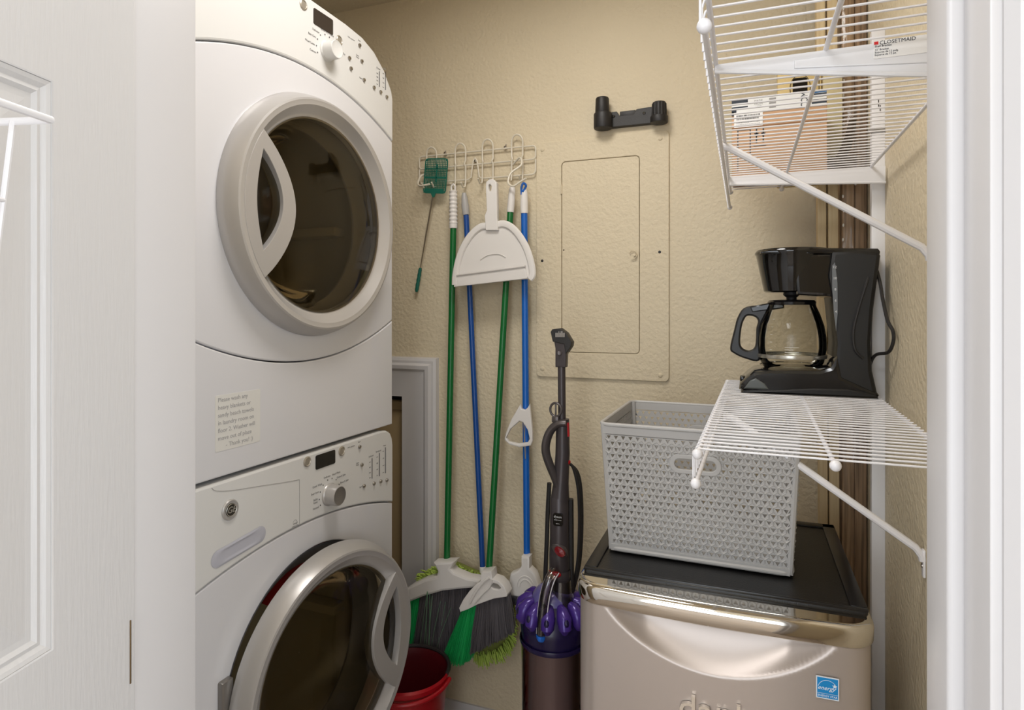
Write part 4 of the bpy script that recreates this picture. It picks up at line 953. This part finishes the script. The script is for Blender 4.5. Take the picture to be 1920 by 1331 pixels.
# tan carton and pale package standing behind the box
k1 = root('tan_carton', 'tan carton with a dark picture standing behind the cardboard box on the upper shelf', 'carton', (.125, 1.61, 1.605))
YK = 1.612; kx0, kx1 = P(1458, 160, YK).x, P(1540, 160, YK).x; kz0, kz1 = 1.6042, P(1500, 128, YK).z
obj('carton_body', MB().box(kx0, kx1, YK, YK+.035, kz0, kz1, .002), mat('tan carton', (214, 190, 132), .6), k1)
MK = T(0, YK-.0003, 0) @ FY
cxk = P(1500, 160, YK).x
obj('carton_picture', MB(MK).plate(rrect(cxk-.016, cxk+.016, P(0+1500, 185, YK).z, P(1500, 146, YK).z, .006), d0=0, d1=.0006), BLK, k1)
obj('carton_lines', MB().tube([(cxk+.022*cos(t), YK-.001, P(1500, 165, YK).z+.032*sin(t)) for t in [pi*2*k/24 for k in range(24)]], .0009, 5, closed=True).box(kx1-.006, kx1-.004, YK-.001, YK, kz0, kz1), mat('brown ink', (96, 80, 50), .7), k1)
k2 = obj('pale_panel', MB().box(P(1543, 200, 1.605).x, .214, 1.602, 1.622, 1.605, 1.90, .002), mat('pale yellow foam', (206, 192, 150), .7)); tag(k2, 'pale yellow flat package standing right of the tan carton', 'package')
k3 = MB(); k3.tube(smooth([(.186, 1.58, 1.617), (.205, 1.575, 1.65), (.222, 1.58, 1.69), (.232, 1.58, 1.74)], 6), [.012+.006*sin(k/18*pi) for k in range(19)], 8, flat=.6).box(.180, .238, 1.565, 1.595, 1.604, 1.655, .006)
tag(obj('dark_bag', k3, mat('dark brown bag', (70, 56, 40), .5, bump=.5, bscale=40)), 'dark crumpled bag stuffed between box and wall rail on the upper shelf', 'bag')
# ---------------------------------------------------------------- coffee maker
cm = root('coffee_maker', 'black drip coffee maker with a glass carafe on the middle wire shelf', 'coffee maker', (.13, 1.46, 1.1302))
CY = 1.46; cpt = lambda px, Y=CY: [(P(x, y, Y).x, P(x, y, Y).z) for x, y in px]
GB = mat('gloss black appliance', (14, 13, 14), .1, coat=.4); SB_ = mat('satin black appliance', (20, 19, 19), .4)
CMF = T(0, CY, 0) @ FY
tower = cpt([(1551, 476), (1600, 473), (1636, 477), (1639, 484), (1634, 520), (1626, 580), (1622, 640), (1624, 690), (1634, 735), (1560, 737), (1548, 700), (1556, 690), (1560, 640), (1552, 560), (1545, 520)])
obj('tower', MB().plate(tower, M=CMF, d0=-.07, d1=.07, bev=.008), SB_, cm)
base = cpt([(1386, 722), (1388, 712), (1400, 700), (1414, 690), (1440, 687), (1530, 688), (1548, 682), (1562, 660), (1570, 700), (1632, 728), (1636, 733), (1634, 737), (1500, 740), (1420, 732)])
zb0 = 1.1305; sc_ = [(a, max(b, zb0)) for a, b in base]
bo = obj('base', MB().plate(sc_, M=CMF, d0=-.074, d1=.074, bev=.008), GB, cm)
obj('base_skirt', MB().plate([(a, b) for a, b in [(P(1390, 724, CY).x, zb0), (P(1634, 720, CY).x, zb0), (P(1630, 720, CY).x, 1.139), (P(1580, 720, CY).x, 1.148), (P(1520, 720, CY).x, 1.147), (P(1450, 720, CY).x, 1.140), (P(1394, 724, CY).x, 1.136)]], M=CMF, d0=-.0765, d1=.0765, bev=.004), SB_, bo)
sw_ = [(P(1394, 700, CY).x, 1.139), (P(1405, 700, CY).x, 1.157), (P(1416, 700, CY).x, 1.163), (P(1432, 700, CY).x, 1.152), (P(1440, 700, CY).x, 1.139)]
obj('switch_panel', MB().plate(sw_, M=CMF, d0=.05, d1=.0755, bev=.003), mat('grey green plastic', (88, 92, 90), .3), bo)
obj('switch', MB().box(P(1391, 700, CY).x-.004, P(1397, 700, CY).x, 1.42, 1.45, 1.150, 1.162, .003), BLK, bo)
ccx = P(1484, 600, CY).x
hdp = [(.0001, 1.3435), (.052, 1.3435), (.056, 1.346), (.060, 1.365), (.066, 1.395), (.0715, 1.423), (.0745, 1.427), (.0745, 1.430), (.070, 1.4355), (.05, 1.438), (.0001, 1.4385)]
hb_ = MB().lathe(hdp, T(ccx, CY, 0), 56); hb_.plate(cpt([(1484, 482), (1560, 478), (1560, 560), (1540, 556), (1490, 553)]), M=CMF, d0=-.062, d1=.062, bev=.006)
obj('brew_basket', hb_, GB, cm, ang=40)
obj('lid', MB().plate(cpt([(1424, 480), (1424, 476), (1440, 473), (1520, 470), (1634, 471), (1638, 476), (1638, 480)]), M=CMF, d0=-.068, d1=.068, bev=.003), GB, cm)
obj('drip_valve', MB().lathe([(.016, 1.3435), (.017, 1.338), (.010, 1.332), (.011, 1.327), (.004, 1.318), (.0001, 1.317)], T(ccx, CY, 0), 24), BLKM, cm)
obj('warming_plate', MB().lathe([(.0001, 1.176), (.058, 1.176), (.062, 1.173), (.063, 1.165)], T(ccx, CY, 0), 40), BLKM, cm)
# water gauge with numbers
gx = P(1556, 600, CY).x
gd = cpt([(1552, 500), (1557, 510), (1562, 560), (1562, 610), (1559, 630), (1555, 590), (1551, 540)], 1.43)
ga = obj('water_gauge', MB().plate([(gx-.004, 1.395), (gx+.001, 1.402), (gx+.0055, 1.36), (gx+.006, 1.30), (gx+.003, 1.262), (gx-.001, 1.30), (gx-.004, 1.35)], M=T(0, CY-.0705, 0) @ FY, d0=-.001, d1=.001, bev=.0004), mat('gauge grey', (112, 116, 120), .25), cm)
gt = MB()
for k, s_ in enumerate(('12', '10', '8', '6', '4')): gt.text(s_, .007, T(gx+.0005+.001*k/2, CY-.0717, 1.392-.0225*k) @ FY)
obj('gauge_numbers', gt, mat('label white', (215, 215, 215), .5), ga)
# carafe
cf = root('carafe', 'empty glass carafe with black handle inside the coffee maker', 'carafe', (ccx, CY, 1.1765))
GL = tinted('clear glass', (246, 245, 240), 1.28, .02)
cz0 = 1.1765
cp = [(.0001, cz0+.002), (.05, cz0+.002), (.056, cz0+.004), (.0635, cz0+.018), (.0685, cz0+.045), (.068, cz0+.07), (.064, cz0+.095), (.056, cz0+.12), (.049, cz0+.136), (.0465, cz0+.143)]
obj('glass', MB().lathe(cp, T(ccx, CY, 0), 56), GL, cf, ang=60)
obj('glass_ring', MB().lathe([(.0625, cz0+.008), (.0645, cz0+.010), (.0625, cz0+.012)], T(ccx, CY, 0), 48), GL, cf)
obj('metal_band', MB().lathe([(.0690, cz0+.026), (.0697, cz0+.030), (.0690, cz0+.034)], T(ccx, CY, 0), 48), mat('band silver', (190, 186, 175), .25, metal=.8), cf)
obj('carafe_lid', MB().lathe([(.0475, cz0+.140), (.0485, cz0+.146), (.045, cz0+.150), (.02, cz0+.152), (.0001, cz0+.152)], T(ccx, CY, 0), 40).plate(cpt([(1405, 575), (1440, 568), (1470, 570), (1470, 578), (1440, 582), (1410, 586)]), M=CMF, d0=-.012, d1=.012, bev=.003), BLK, cf)
hcf = [V_ for V_ in (P(1440, 574, CY), P(1408, 576, CY), P(1392, 588, CY), P(1383, 610, CY), P(1376, 640, CY), P(1374, 655, CY), P(1386, 666, CY), P(1404, 672, CY), P(1424, 674, CY))]
S2 = lambda pl_: [(q.x, q.y) for q in smooth([(a, b, 0) for a, b in pl_], 4, True)]
hm = MB().plate(S2(cpt([(1441, 572), (1400, 575), (1384, 592), (1376, 620), (1369, 652), (1376, 662), (1398, 672), (1424, 675), (1424, 640), (1426, 612), (1436, 590), (1443, 578)])), [S2(cpt([(1402, 592), (1415, 594), (1421, 602), (1418, 616), (1417, 640), (1414, 652), (1404, 657), (1392, 652), (1388, 640), (1391, 612), (1396, 598)]))], M=CMF, d0=-.011, d1=.011, bev=.004)
obj('handle', hm, SB_, cf)
mk = MB(T(ccx, CY, 0))
for k in range(5):
    z = cz0+.045+.016*k; a0_ = pi*1.27; rr = (.0688, .0686, .067, .0635, .0585)[k]
    mk.tube([(rr*cos(a0_+.02*q), rr*sin(a0_+.02*q), z) for q in range(5)], .0005, 4)
for k in range(4):
    mk.tube([(.0694*cos(pi*1.42+.03*q), .0694*sin(pi*1.42+.03*q), cz0+.036+.005*k) for q in range(14 if k != 2 else 9)], .0005, 4)
obj('measure_marks', mk, mat('mark white', (225, 222, 215), .5), cf, kind='stuff')
# cord
cdp = [P(1636, 484, 1.43), P(1642, 500, 1.42), P(1650, 530, 1.395), P(1655, 560, 1.375), P(1664, 600, 1.35), P(1674, 620, 1.335), P(1675, 640, 1.335), P(1666, 660, 1.35), P(1645, 664, 1.38), P(1636, 672, 1.40), P(1630, 686, 1.42), P(1622, 696, 1.44)]
obj('cord', MB().tube(smooth(cdp, 6), .0032, 8).tube(smooth([P(1634, 488, 1.42), P(1628, 520, 1.392), P(1612, 570, 1.388), P(1600, 620, 1.386), P(1603, 655, 1.386), P(1618, 672, 1.39)], 6), .0028, 8).ball(P(1638, 486, 1.425), .008, (1.2, 1, .9)).ball(P(1643, 483, 1.42), .005), BLKM, cm)
# ---------------------------------------------------------------- wire rack on the open door
br = root('door_wire_rack', 'white wire basket rack fixed to the open white door', 'rack', (-.56, .25, 1.3))
dv = Vector((.23, -.973, 0)); nv = Vector((.973, .23, 0)); hp0 = Vector((DL+.001, YN+.042, 0))
D = lambda s, o, z: hp0+dv*s+nv*o+Vector((0, 0, z))
s0, s1, oo, z1, z2 = .2106, .52, .10, 1.452, 1.322
obj('rim_wire', MB().tube([D(s0, .004, z1), D(s0, oo, z1), D(s1, oo, z1), D(s1, .004, z1)], .0030, 10, closed=True), WIREM, br)
obj('floor_wire', MB().tube([D(s0+.004, .004, z2), D(s0+.004, .052, z2), D(s1-.004, .052, z2), D(s1-.004, .004, z2)], .0026, 8, closed=True), WIREM, br)
obj('rung_wire', MB().tube([D(s0+.002, .004, 1.392), D(s0+.002, .062, 1.392), D(s1, .062, 1.392), D(s1, .004, 1.392)], .0018, 8, closed=True), WIREM, br)
for k in range(6):
    s_ = s0+(s1-s0)*k/5
    obj('upright_wire', MB().tube([D(s_, .068, z1), D(s_+.002*(k == 0), .052, z2)], .0022, 8), WIREM, br)
obj('floor_wire', MB().tube([D(s0+.03, .004, z2), D(s1-.03, .004, z2)], .002, 8), WIREM, br)
for k in range(7):
    s_ = s0+.02+(s1-s0-.04)*k/6; obj('floor_bar', MB().tube([D(s_, .004, z2), D(s_, .052, z2)], .0016, 6), WIREM, br)
